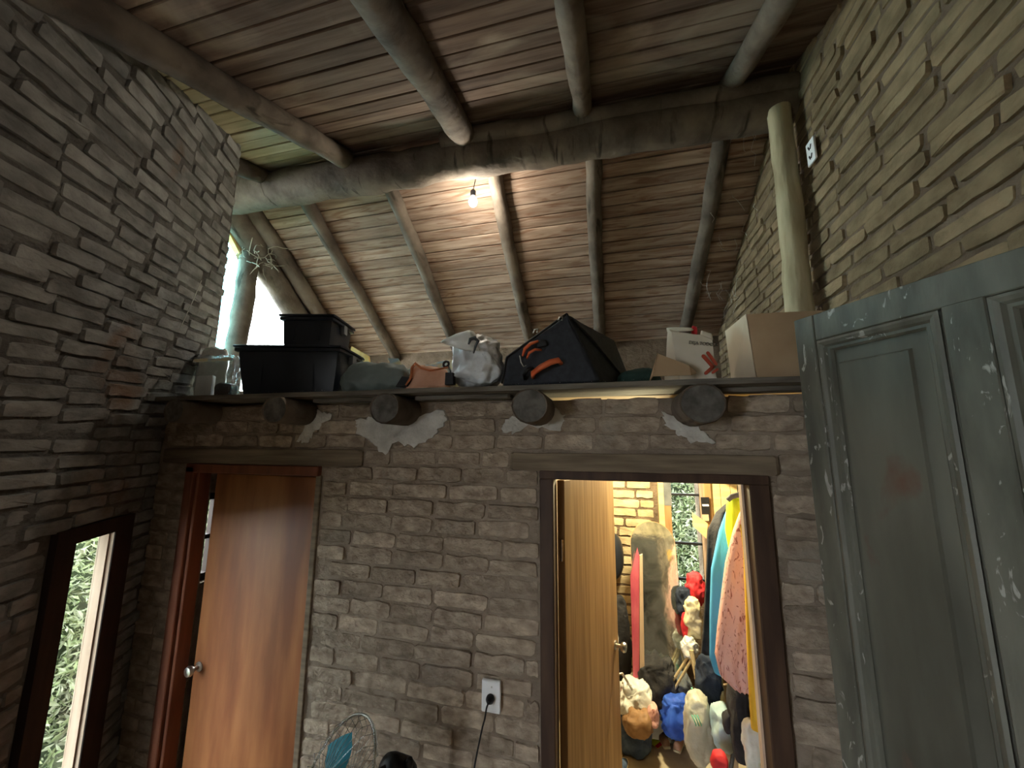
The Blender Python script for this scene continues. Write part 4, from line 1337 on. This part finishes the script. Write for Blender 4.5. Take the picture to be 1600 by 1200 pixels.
# ---------------------------------------------------------------- pedestal fan
fc = P(522, 1232, 1.22)
o = thing('pedestal_fan', 'pedestal fan with teal blades and clear cage below the brick wall', 'fan', (fc.x + .10, fc.y + .03, 0))
ax = Vector((-.50, -.65, .57)).normalized()
zz = ax; xx = Vector((0, 0, 1)).cross(zz).normalized(); yy = zz.cross(xx)
MF = Matrix((xx, yy, zz)).transposed().to_4x4(); MF.translation = fc
Rf = .182
mb = MB(); mb.torus(MF, Rf, .0045, 48, 8); mb.build('cage_rim', M['poly'], o, smooth=True)
mb = MB()
for k in range(30):
    a_ = 2 * math.pi * k / 30
    c_, s_ = math.cos(a_), math.sin(a_)
    mb.tube([MF @ Vector((c_ * Rf, s_ * Rf, 0)), MF @ Vector((c_ * Rf * .9, s_ * Rf * .9, .03)), MF @ Vector((c_ * Rf * .5, s_ * Rf * .5, .045)), MF @ Vector((c_ * .03, s_ * .03, .05))], .0011, 5)
    mb.tube([MF @ Vector((c_ * Rf, s_ * Rf, 0)), MF @ Vector((c_ * Rf * .85, s_ * Rf * .85, -.035)), MF @ Vector((c_ * .04, s_ * .04, -.045))], .0011, 5)
q = mb.build('cage_wires', M['poly'], o); q['kind'] = 'stuff'
mb = MB(); mb.lathe([(.004, .052), (.03, .050), (.034, .045), (.03, .042)], 20, MF); mb.build('cage_cap', M['poly'], o, smooth=True)
for k in range(3):
    a0 = 2 * math.pi * k / 3 + .35
    vs, fs = [], []
    for s in (0, 1):
        for i in range(7):
            r = .025 + (.140 - .025) * i / 6
            w = .35 + .55 * math.sin(math.pi * (i / 6) ** .8) if i < 6 else .5
            for j in range(5):
                t = (j / 4 - .5)
                th = a0 + t * (1.05 if i else .8) * w * 1.15 + .1 * i / 6
                vs.append(MF @ Vector((math.cos(th) * r, math.sin(th) * r, t * .03 + (.0015 if s else 0))))
    for s in (0, 1):
        for i in range(6):
            for j in range(4):
                a_ = s * 35 + i * 5 + j
                fs.append((a_, a_ + 1, a_ + 6, a_ + 5) if s else (a_, a_ + 5, a_ + 6, a_ + 1))
    mb = MB(); mb.add(vs, fs); mb.build('blade', M['teal'], o, smooth=True)
mb = MB(); mb.lathe([(.004, .024), (.022, .022), (.026, .01), (.026, -.015)], 18, MF); mb.build('hub', M['teal'], o, smooth=True)
mc = P(620, 1208, 1.40)
M2 = Matrix((xx, yy, zz)).transposed().to_4x4(); M2.translation = mc
mb = MB(); mb.lathe([(.02, -.06), (.042, -.055), (.052, -.03), (.052, .03), (.046, .05), (.02, .058)], 24, M2); mb.build('motor_housing', M['black'], o, smooth=True)
mb = MB(); mb.tube([mc + zz * .05, fc - zz * .045], .014, 10); mb.build('motor_shaft', M['black'], o)
mb = MB(); mb.lathe([(.012, 0), (.013, .02), (.009, .03), (.003, .031)], 14, Matrix.Translation(P(640, 1189, 1.40) - Vector((0, 0, .02)))); mb.build('swing_knob', M['black'], o, smooth=True)
mb = MB(); mb.tube([mc + Vector((0, 0, -.03)), (mc.x, mc.y, .05)], .014, 12); mb.build('pole', M['white'], o, smooth=True)
mb = MB(); mb.lathe([(.19, .0), (.195, .012), (.18, .025), (.04, .045), (.02, .07)], 28, Matrix.Translation((mc.x, mc.y, 0))); mb.build('base', M['black'], o, smooth=True)

# ---------------------------------------------------------------- closet window and back corner
FZ = .301
w4 = bpy.data.objects.new('window_4', None); COL.objects.link(w4); w4['kind'] = 'structure'
yw = YB - .02
mb = MB(); mb.box((CW[0] - .10, yw - .03, .95), (CW[0] - .055, yw + .03, 2.38)); q = mb.build('window_frame', M['pine'], w4); q['label'] = 'pale timber edge'
mb = MB(); mb.box((CW[0] - .054, yw - .035, 1.70), (CW[0] + .006, yw + .04, 2.38)); q = mb.build('window_frame', M['dark_grey'], w4); q['label'] = 'dark grey post'
mb = MB(); mb.box((CW[0] - .054, yw - .03, .95), (CW[0] + .0, yw + .04, 1.70)); q = mb.build('window_frame', M['brown_wood'], w4); q['label'] = 'brown post'
for py in (773, 849, 905):
    z = P(1068, py, yw).z
    mb = MB(); mb.box((CW[0] + .0, yw, z - .009), (CW[1] + .03, yw + .03, z + .009)); mb.build('glazing_bar', M['black'], w4)
mb = MB(); mb.box((CW[0], yw + .02, .95), (CW[1], yw + .024, 2.35)); mb.build('pane', M['glass'], w4)

ws = thing('wardrobe_shelf', 'tall pine and brown board shelf at the back right of the closet', 'shelf', (.80, 3.3, FZ))
mb = MB(); mb.box((.685, 3.42, FZ), (.735, 3.62, 2.40), bev=.003); q = mb.build('side_board', M['brown_wood'], ws); q['label'] = 'brown side board'
for k in range(3):
    xa = .735 + k * .072
    mb = MB(); mb.box((xa, 3.44, 1.0), (xa + .069, 3.46, 2.40), bev=.002); mb.build('back_board', M['pine'], ws)
for z in (1.55, 1.15, .8):
    mb = MB(); mb.box((.70, 3.05, z), (.94, 3.44, z + .02), bev=.002); mb.build('shelf_board', M['pine'], ws)
o = thing('picture_strip', 'black and white picture strip on the brown board', 'picture', P(1105, 797, 3.40))
mb = MB(); mb.prism([P(1095, 777, 3.40), P(1108, 777, 3.40), P(1110, 815, 3.40), P(1098, 815, 3.40)], (0, .01, 0)); mb.build('backing', M['black'], o)
for ya, yb, mm in ((788, 791, 'white'), (804, 814, 'tan')):
    mb = MB(); mb.prism([P(1097, ya, 3.396), P(1107, ya, 3.396), P(1108, yb, 3.396), P(1098, yb, 3.396)], (0, .003, 0)); mb.build('picture', M[mm], o)
mb = MB(); mb.prism([P(1082, 801, 3.36), P(1106, 818, 3.36), P(1104, 842, 3.36), P(1083, 822, 3.36)], (0, .02, 0)); o = mb.build('pale_board', M['pine'], None); tag(o, 'short pale board slanting across the closet window edge', 'board')


def yfloor(px, py, z=FZ):
    r = ray(px, py)
    return (z - CAM.z) / r.z * r.y


def lump(name, label, cat, x0, x1, y0, y1, m_, y=None, d=.2, e=3.0, amp=.020, sc_=11, seed=0, n=24, group=None, tilt=0, parent=None, top=1.0, link=True, base=None):
    sc_ *= 1.5; amp *= 1.35; e = min(e, 4)
    if y is None: y = yfloor((x0 + x1) / 2, y1)
    a, b = P(x0, y1, y), P(x1, y1, y)
    t0, t1 = P(x0, y0, y), P(x1, y0 + tilt, y)
    zb = a.z if base is None else base
    pts = [Vector((a.x, y, zb)), Vector((a.x + (t0.x - a.x) * .5, y, t0.z)), Vector((a.x, y + d, zb)), Vector((a.x, y + d, t0.z)),
           Vector((b.x, y, zb)), Vector((b.x, y, t1.z)), Vector((b.x, y + d, zb)), Vector((b.x, y + d, t1.z))]
    mb = MB(); mb.soft(pts, n=n, e=e, amp=amp, sc_=sc_, seed=seed, ridge=True, fn=lambda w: Vector((w.x, w.y, max(w.z, FZ))))
    o = mb.build(name, M[m_], parent, smooth=True)
    if parent is None: tag(o, label, cat, group)
    return o


# ---------------------------------------------------------------- mirror
o = thing('arched_mirror', 'tall arched mirror leaning at the back of the closet', 'mirror', (.24, 3.3, FZ))
cx = P(1019, 850, 3.40).x; hw = (P(1053, 850, 3.40).x - P(985, 850, 3.40).x) / 2
hz = P(1019, 813, 3.46).z - FZ
lean = math.radians(16)
Ml = Matrix.Translation(Vector((cx, 3.02, FZ))) @ Matrix.Rotation(-lean, 4, 'X')
out = [(-hw, 0), (hw, 0)]
Hm = hz / math.cos(lean)
for k in range(21):
    a = math.pi * k / 20
    out.append((hw * math.cos(a), Hm - hw + hw * math.sin(a)))
mb = MB(); mb.prism([Ml @ Vector((x, 0, z)) for x, z in out], Ml.to_3x3() @ Vector((0, .006, 0))); mb.build('mirror_glass', M['mirror'], o)
mb = MB(); mb.prism([Ml @ Vector((x * 1.02, .007, z * 1.003)) for x, z in out], Ml.to_3x3() @ Vector((0, .012, 0))); mb.build('backing', M['brown_wood'], o)
o = thing('thin_board', 'thin red and tan board standing on edge before the mirror', 'board', P(1000, 1100, 3.05))
mb = MB(); mb.prism([P(996, 856, 3.08), P(999, 870, 3.08), P(999, 1090, 3.0), P(990, 1090, 3.0), P(985, 900, 3.08)], (0, .02, 0)); mb.build('red_face', M['pink_red'], o)
mb = MB(); mb.prism([P(999.5, 868, 3.06), P(1004, 866, 3.06), P(1008, 1095, 2.98), P(1000, 1095, 2.98)], (0, .02, 0)); mb.build('tan_edge', M['bare_trim'], o)

# helmet and dark coat on the back wall, mostly behind the oak leaf
o = thing('helmet', 'glossy black helmet hanging on the back wall beside the oak door', 'helmet', P(955, 868, 3.5))
a = P(950, 868, 3.615)
mb = MB(); mb.soft([a + Vector((sx * .13, sy * .11, sz * .20)) for sx in (-1, 1) for sy in (-1, 1) for sz in (-1, 1)], n=12, e=2.4, amp=.004, sc_=8, seed=50); mb.build('shell', M['tub'], o, smooth=True)
for dz in (-.03, .05):
    mb = MB(); mb.tube([a + Vector((.05, -.10, dz)), a + Vector((.10, -.07, dz - .02)), a + Vector((.125, -.02, dz - .05))], .004, 6); mb.build('vent_trim', M['metal'], o)
lump('dark_coat', 'dark coat hanging low beside the oak door', 'coat', 953, 986, 940, 1085, 'black_cloth', y=3.25, d=.1, e=5, seed=51, base=FZ)
lump('striped_shirt', 'white and red shirt hem beside the oak door edge', 'shirt', 950, 966, 955, 1045, 'white', y=3.0, d=.05, e=5, amp=.008, seed=52)
# wire rack with small bottles at the left
rk = thing('wire_rack', 'small metal rack of red bottles behind the oak door edge', 'rack', P(972, 1095, 2.9))
for k in range(5):
    x = 962 + k * 6
    mb = MB(); mb.tube([P(x, 1062 + k * 2, 2.9), P(x + 2, 1110 + k * 3, 2.9)], .003, 5); mb.build('wire', M['metal'], rk)
mb = MB(); mb.tube([P(957, 1056, 2.88), P(972, 1052, 2.88), P(988, 1078, 2.88)], .008, 8); mb.build('rail', M['metal'], rk, smooth=True)
for k in range(3):
    a = P(966 + k * 8, 1100, 2.96)
    mb = MB(); mb.lathe([(.012, 0), (.014, .01), (.014, .09), (.005, .11), (.005, .13)], 10, Matrix.Translation(a)); q = mb.build('bottle', M['red'] if k != 1 else M['brass'], None, smooth=True)
    tag(q, ['dark red bottle at the left of the small wire rack', 'brass coloured bottle in the middle of the small wire rack', 'dark red bottle at the right of the small wire rack'][k], 'bottle', 'bottles in the wire rack')

# ---------------------------------------------------------------- clothes on the rail
rl = thing('clothes_rail', 'round pale wooden clothes rail along the right side of the closet', 'clothes rail', (.76, 2.6, 1.97))
mb = MB(); mb.tube([(.76, 1.95, 1.975), (.76, 3.43, 1.975)], .014, 12); mb.build('rail', M['pine'], rl, smooth=True)


def garment(name, label, cat, y, rows, m_, th=.045, seed=0, folds=6, amp=.02, hanger='black'):
    """rows: (z, x_left, x_right) from shoulder to hem"""
    o = thing(name, label, cat, (.76, y, 1.95), 'clothes on the closet rail')
    rows_ = []
    for (a, b) in zip(rows[:-1], rows[1:]):
        for k in range(5):
            t = k / 5
            rows_.append([a[i] + (b[i] - a[i]) * t for i in range(3)])
    rows_.append(list(rows[-1]))
    seg = 40
    mb = MB(); vs, fs = [], []
    n = len(rows_)
    for i, (z, xl, xr) in enumerate(rows_):
        f = i / (n - 1)
        cxx, hx = (xl + xr) / 2, (xr - xl) / 2
        tt = th * (.5 + .6 * min(1, f * 3))
        if i == 0: tt *= .3
        for k in range(seg):
            th_ = 2 * math.pi * k / seg
            c_, s_ = math.cos(th_), math.sin(th_)
            w = amp * min(1, f * 2 + .1) * (math.sin(c_ * folds * 2.2 + seed + .8 * math.sin(f * 5 + seed)) + .6 * noise.noise(Vector((c_ * 3, z * 3, seed))))
            vs.append(Vector((cxx + hx * c_, y + tt * s_ * (abs(s_) ** -.3 if abs(s_) > .01 else 1) + w, z + .004 * noise.noise(Vector((c_ * 2, seed, i * .1))))))
    for i in range(n - 1):
        for k in range(seg):
            k2 = (k + 1) % seg
            fs.append((i * seg + k, i * seg + k2, (i + 1) * seg + k2, (i + 1) * seg + k))
    fs.append(tuple(range(seg))); fs.append(tuple(range((n - 1) * seg, n * seg))[::-1])
    mb.add(vs, fs); mb.build('body', M[m_], o, smooth=True)
    z0 = rows[0][0]
    mb = MB(); mb.tube([(.76, y, z0), (.76, y, 1.99), (.768, y + .004, 2.003), (.785, y + .004, 1.995), (.787, y + .004, 1.98)], .0025, 6)
    mb.tube([(.66, y, z0 - .05), (.76, y, z0 + .005), (.86, y, z0 - .05)], .004, 6)
    mb.build('hanger', M[hanger], o, smooth=True)
    return o


Z = lambda px, py, y: (P(px, py, y).z, P(px, py, y).x)


def rows_px(y, pts, xr):
    return [(P(px, py, y).z, P(px, py, y).x, xr if not isinstance(xr, list) else xr[i]) for i, (px, py) in enumerate(pts)]


garment('black_jacket', 'black jacket hanging furthest back on the closet rail', 'jacket', 2.82, rows_px(2.82, [(1134, 787), (1119, 800), (1106, 830), (1103, 900), (1098, 980), (1095, 1030)], [.80, .85, .90, .93, .93, .93]), 'black_cloth', seed=1)
garment('blue_jacket', 'bright blue jacket hanging before the black one', 'jacket', 2.62, rows_px(2.62, [(1137, 792), (1124, 830), (1112, 890), (1110, 960), (1110, 1030), (1117, 1052)], [.80, .86, .90, .93, .93, .90]), 'blue_jacket', seed=2, folds=3)
g = garment('lime_jacket', 'lime yellow vest with grey collar hanging before the blue jacket', 'vest', 2.42, rows_px(2.42, [(1139, 778), (1136, 790), (1135, 830), (1139, 858), (1143, 880)], [.80, .85, .90, .93, .93]), 'lime', seed=3)
mb = MB(); mb.tube([P(1137, 782, 2.38), P(1143, 776, 2.38), P(1158, 772, 2.38), P(1175, 773, 2.38)], [.012, .014, .014, .012], 8); q = mb.build('collar', M['dark_grey'], g, smooth=True); q['label'] = 'grey collar'
garment('pink_shirt', 'pink shirt printed with dark red leaves, hanging nearest the doorway', 'shirt', 2.22, rows_px(2.22, [(1158, 796), (1146, 830), (1134, 880), (1121, 980), (1117, 1022), (1124, 1052), (1142, 1069)], [.70, .74, .76, .70, .66, .64, .58]), 'pink_print', seed=4, amp=.009, th=.06, hanger='pine')
garment('yellow_robe', 'long yellow robe hanging just inside the doorway', 'robe', 2.02, rows_px(2.02, [(1156, 820), (1162, 860), (1166, 960), (1170, 1060), (1174, 1138)], [.60, .62, .66, .70, .72]), 'yellow', seed=5, folds=2, amp=.006, th=.03)

# folded things on the shelf
lump('red_cloth', 'bright red cloth folded on the top closet shelf', 'cloth', 1080, 1102, 906, 944, 'red', y=3.1, d=.12, e=4, seed=60)
lump('navy_cloth', 'navy and white cloth spilling left of the red cloth', 'cloth', 1064, 1084, 927, 962, 'navy_cloth', y=3.08, d=.12, e=3.5, seed=61)
lump('cream_cloth', 'cream cloth hanging under the red cloth', 'cloth', 1076, 1096, 942, 994, 'cream', y=3.0, d=.06, e=4, seed=62)
lump('red_ball_bag', 'rounded red bag hanging by the mirror edge', 'bag', 1068, 1082, 962, 1003, 'red', y=3.02, d=.08, e=2.5, amp=.006, seed=63)
lump('white_knot', 'knotted white cloth tied on the slanting sticks', 'cloth', 1070, 1089, 1003, 1028, 'white_plastic', y=2.95, d=.06, e=2.4, amp=.016, sc_=20, seed=64)
lump('navy_trousers', 'dark navy trousers hanging under the black jacket', 'trousers', 1097, 1126, 1038, 1112, 'navy_cloth', y=2.72, d=.10, e=3.5, seed=65)


def stick(label, p0, p1, y0, y1, r, m_='stick', name='wooden_stick', cat='stick', seg=8):
    mb = MB(); mb.tube([P(*p0, y0), P(*p1, y1)], r, seg)
    o = mb.build(name, M[m_], None, smooth=True, ang=40); tag(o, label, cat); return o


stick('upper of two thin sticks crossing before the mirror', (1079, 1020), (1046, 1072), 2.95, 3.0, .008)
stick('lower of two thin sticks crossing before the mirror', (1083, 1026), (1050, 1084), 2.93, 2.98, .008)
stick('broad pale slat leaning below the white knot', (1080, 1016), (1098, 1104), 2.92, 2.86, .014)
stick('pale post standing left of the pink shirt hem', (1124, 1058), (1133, 1125), 2.75, 2.70, .016)
stick('long thin pole under the pink shirt hem', (1142, 1068), (1150, 1160), 2.45, 2.40, .008)
stick('dark pole beside the light blue towel', (1160, 1080), (1140, 1215), 2.6, 2.5, .010, 'dark_grey')
stick('green plastic rod above the white net bag', (1081, 1075), (1093, 1110), 2.8, 2.8, .006, 'green_plastic', 'green_rod', 'rod')
mb = MB(); mb.prism([P(1127, 1072, 2.85), P(1150, 1068, 2.85), Vector((P(1148, 1125, 2.85).x, 2.85, FZ)), Vector((P(1131, 1125, 2.85).x, 2.85, FZ))], (0, .02, 0)); o = mb.build('brown_board', M['card'], None); tag(o, 'brown board standing behind the thin pole', 'board')

# heap on the closet floor
lump('black_bag', 'crumpled black bag on top of the heap before the mirror', 'bag', 1004, 1055, 1050, 1112, 'black_cloth', y=2.95, d=.25, amp=.03, seed=70, n=18)
lump('white_carrier_bag', 'shiny white carrier bag left of the black bag', 'bag', 974, 1022, 1086, 1130, 'white_plastic', y=2.86, d=.2, amp=.03, sc_=12, seed=71, n=18)
lump('white_cloth', 'white cloth lump between the rack and the black bag', 'cloth', 990, 1012, 1068, 1095, 'white_plastic', y=3.0, d=.15, amp=.02, seed=72)
lump('leather_hat', 'brown leather hat on the closet floor below the white bag', 'cap', 977, 1021, 1122, 1156, 'leather', y=2.76, d=.2, e=2.6, amp=.012, seed=73, n=16)
lump('jeans', 'crumpled blue jeans at the oak door foot', 'jeans', 968, 1016, 1146, 1184, 'denim', d=.28, amp=.022, seed=74, n=16)
lump('grey_cloth_lump', 'dark grey cloth right of the brown cap', 'cloth', 1021, 1044, 1100, 1148, 'dark_grey', d=.15, amp=.016, seed=75)
lump('pink_cloth', 'small dull pink cloth beside the brown cap', 'cloth', 1016, 1028, 1110, 1138, 'pink_print', y=2.80, d=.08, amp=.01, seed=76)
lump('blue_bag', 'royal blue plastic bag on the closet floor', 'bag', 1042, 1079, 1104, 1152, 'royal', y=2.84, d=.12, amp=.026, sc_=12, seed=77, n=18)
lump('grey_backpack', 'dark grey backpack behind the blue bag', 'backpack', 1055, 1084, 1072, 1118, 'dark_grey', y=2.98, d=.2, amp=.014, seed=78)
lump('pale_pillow', 'pale pillow behind the grey backpack', 'pillow', 1058, 1075, 1052, 1085, 'white_plastic', y=3.12, d=.1, amp=.01, seed=79)
net = lump('net_bag', 'translucent white bag with green handles leaning right of the blue bag', 'bag', 1080, 1116, 1104, 1195, 'haze_plastic', y=2.58, d=.15, amp=.02, e=3, seed=80, n=18)
o = net
for k in range(3):
    mb = MB(); mb.tube([P(1081 + k * 4, 1117, 2.545), P(1085 + k * 4, 1126, 2.54), P(1088 + k * 4, 1134, 2.545)], .0035, 6); q = mb.build('handle_bar', M['green_plastic'], o, smooth=True); q['label'] = 'green plastic handle bar'
lump('light_blue_towel', 'rolled light blue towel right of the white bag', 'towel', 1122, 1150, 1120, 1178, 'light_blue', y=2.50, d=.14, amp=.014, seed=81, n=16)
lump('black_pouch', 'small black pouch on the light blue towel', 'pouch', 1134, 1152, 1118, 1150, 'black_cloth', y=2.44, d=.06, amp=.006, seed=82)
lump('black_garment_bag', 'long black garment bag standing under the yellow robe', 'bag', 1152, 1178, 1070, 1196, 'black_cloth', y=2.35, d=.12, e=5, amp=.012, seed=83)
lump('white_towel', 'white towel hanging under the yellow robe', 'towel', 1170, 1192, 1138, 1212, 'white_plastic', y=2.1, d=.06, e=5, amp=.01, seed=84)
lump('red_object', 'red cloth at the foot of the light blue towel', 'cloth', 1118, 1138, 1186, 1215, 'red', y=2.3, d=.08, amp=.008, seed=85)
# shoes


def shoe(label, px, py, ang_, m_, y=None, sole='cream', z=FZ):
    if y is None: y = yfloor(px, py, z)
    a = P(px, py, y); a.z = z
    o = thing('shoe', label, 'shoe', a, 'shoes on the closet floor', (0, 0, ang_))
    o.scale = (.62, .62, .62)
    mb = MB()
    prof = [(-.13, .030), (-.12, .036), (-.06, .036), (0, .036), (.06, .042), (.11, .040), (.14, .024)]
    vs, fs = [], []
    for (x, w) in prof:
        for s in (-1, 1):
            for zz in (0, .02): vs.append(Vector((x, s * w, zz)))
    for i in range(len(prof) - 1):
        b = i * 4
        for q in ((0, 1, 5, 4), (2, 6, 7, 3), (0, 4, 6, 2), (1, 3, 7, 5)): fs.append(tuple(b + k for k in q))
    fs += [(0, 2, 3, 1), (24, 25, 27, 26)]
    mb.add(vs, fs); mb.build('sole', M[sole], o, world=False)
    mb = MB(); vs, fs = [], []
    up_ = [(-.122, .034, .085), (-.09, .036, .085), (-.04, .036, .07), (.0, .037, .065), (.05, .040, .05), (.1, .036, .04), (.13, .02, .025)]
    for (x, w, h) in up_:
        for k in range(7):
            t = math.pi * k / 6
            vs.append(Vector((x, w * math.cos(t), .02 + (h - .02) * math.sin(t) ** .7)))
    for i in range(len(up_) - 1):
        for k in range(6): fs.append((i * 7 + k, (i + 1) * 7 + k, (i + 1) * 7 + k + 1, i * 7 + k + 1))
    fs += [tuple(range(7)), tuple(range(42, 49))[::-1]]
    mb.add(vs, fs); mb.build('upper', M[m_], o, smooth=True, world=False)
    return o


shoe('dark shoe with cream sole standing by the jeans, nearest the oak door', 972, 1196, 1.35, 'denim', y=2.72)
shoe('black shoe with cream rim beside the brown cap', 968, 1160, 1.5, 'black', y=2.9)
shoe('small brown shoe left of the blue bag', 1034, 1156, 1.9, 'leather')
shoe('small shoe right under the blue bag', 1062, 1164, 1.2, 'tan')
shoe('dark shoe at the left of the white bag', 1080, 1158, 1.6, 'black', sole='leather')
o = thing('bright_card', 'yellow and red card lying on the closet floor', 'card', P(1028, 1160, yfloor(1028, 1160)))
pts = [P(x, y_, yfloor(x, y_, FZ + .004)) for x, y_ in ((1014, 1160), (1025, 1151), (1040, 1161), (1028, 1170))]
mb = MB(); mb.prism(pts, (0, 0, .002)); mb.build('card', M['lime'], o)
pts2 = [pts[2].lerp(pts[1], .0) + Vector((0, 0, .002)), pts[2].lerp(pts[1], .35) + Vector((0, 0, .002)), pts[3].lerp(pts[0], .35) + Vector((0, 0, .002)), pts[3] + Vector((0, 0, .002))]
mb = MB(); mb.prism(pts2, (0, 0, .001)); q = mb.build('red_end', M['red'], o)

# ---------------------------------------------------------------- greenery outside
def leaves(n, lo, hi, size, seed, m_, name, label):
    rd = random.Random(seed)
    mb = MB(); vs, fs = [], []
    for k in range(n):
        c = Vector([rd.uniform(lo[i], hi[i]) for i in range(3)])
        d = Vector((rd.gauss(0, 1), rd.gauss(0, 1), rd.gauss(0, .8) - .2)).normalized()
        w = d.orthogonal().normalized() * 1
        w = Matrix.Rotation(rd.uniform(0, 6.28), 3, d) @ w
        s = size * rd.uniform(.5, 1.4)
        up_ = d.cross(w) * s * .08
        b = len(vs)
        vs += [c, c + d * s * .5 + w * s * .16 + up_, c + d * s, c + d * s * .5 - w * s * .16 + up_]
        fs += [(b, b + 1, b + 2), (b, b + 2, b + 3)]
    mb.add(vs, fs)
    o = mb.build(name, M[m_], None)
    tag(o, label, 'foliage', kind='stuff')
    return o


leaves(22000, (-5.3, 1.0, -.3), (-4.1, 4.6, 1.75), .075, 1, 'leaf_pale', 'hillside_foliage', 'dense pale green foliage outside the narrow left window')
leaves(20000, (-.1, 4.8, -.2), (1.6, 5.8, 2.5), .07, 2, 'leaf_pale', 'garden_foliage', 'dense green foliage outside the closet window')
def hedge(lo, hi, label):
    mb = MB(); mb.soft([(x, y, z) for x in (lo[0], hi[0]) for y in (lo[1], hi[1]) for z in (lo[2], hi[2])], n=20, e=6, amp=.16, sc_=2.2, seed=3, ridge=True)
    o = mb.build('hedge', M['hedge'], None, smooth=True); tag(o, label, 'hedge')
hedge((-6.6, .6, -.3), (-4.9, 5.4, 1.8), 'leafy bank behind the foliage at the narrow left window')
hedge((-.6, 5.5, -.3), (2.4, 7.0, 2.7), 'leafy bank behind the foliage at the closet window')
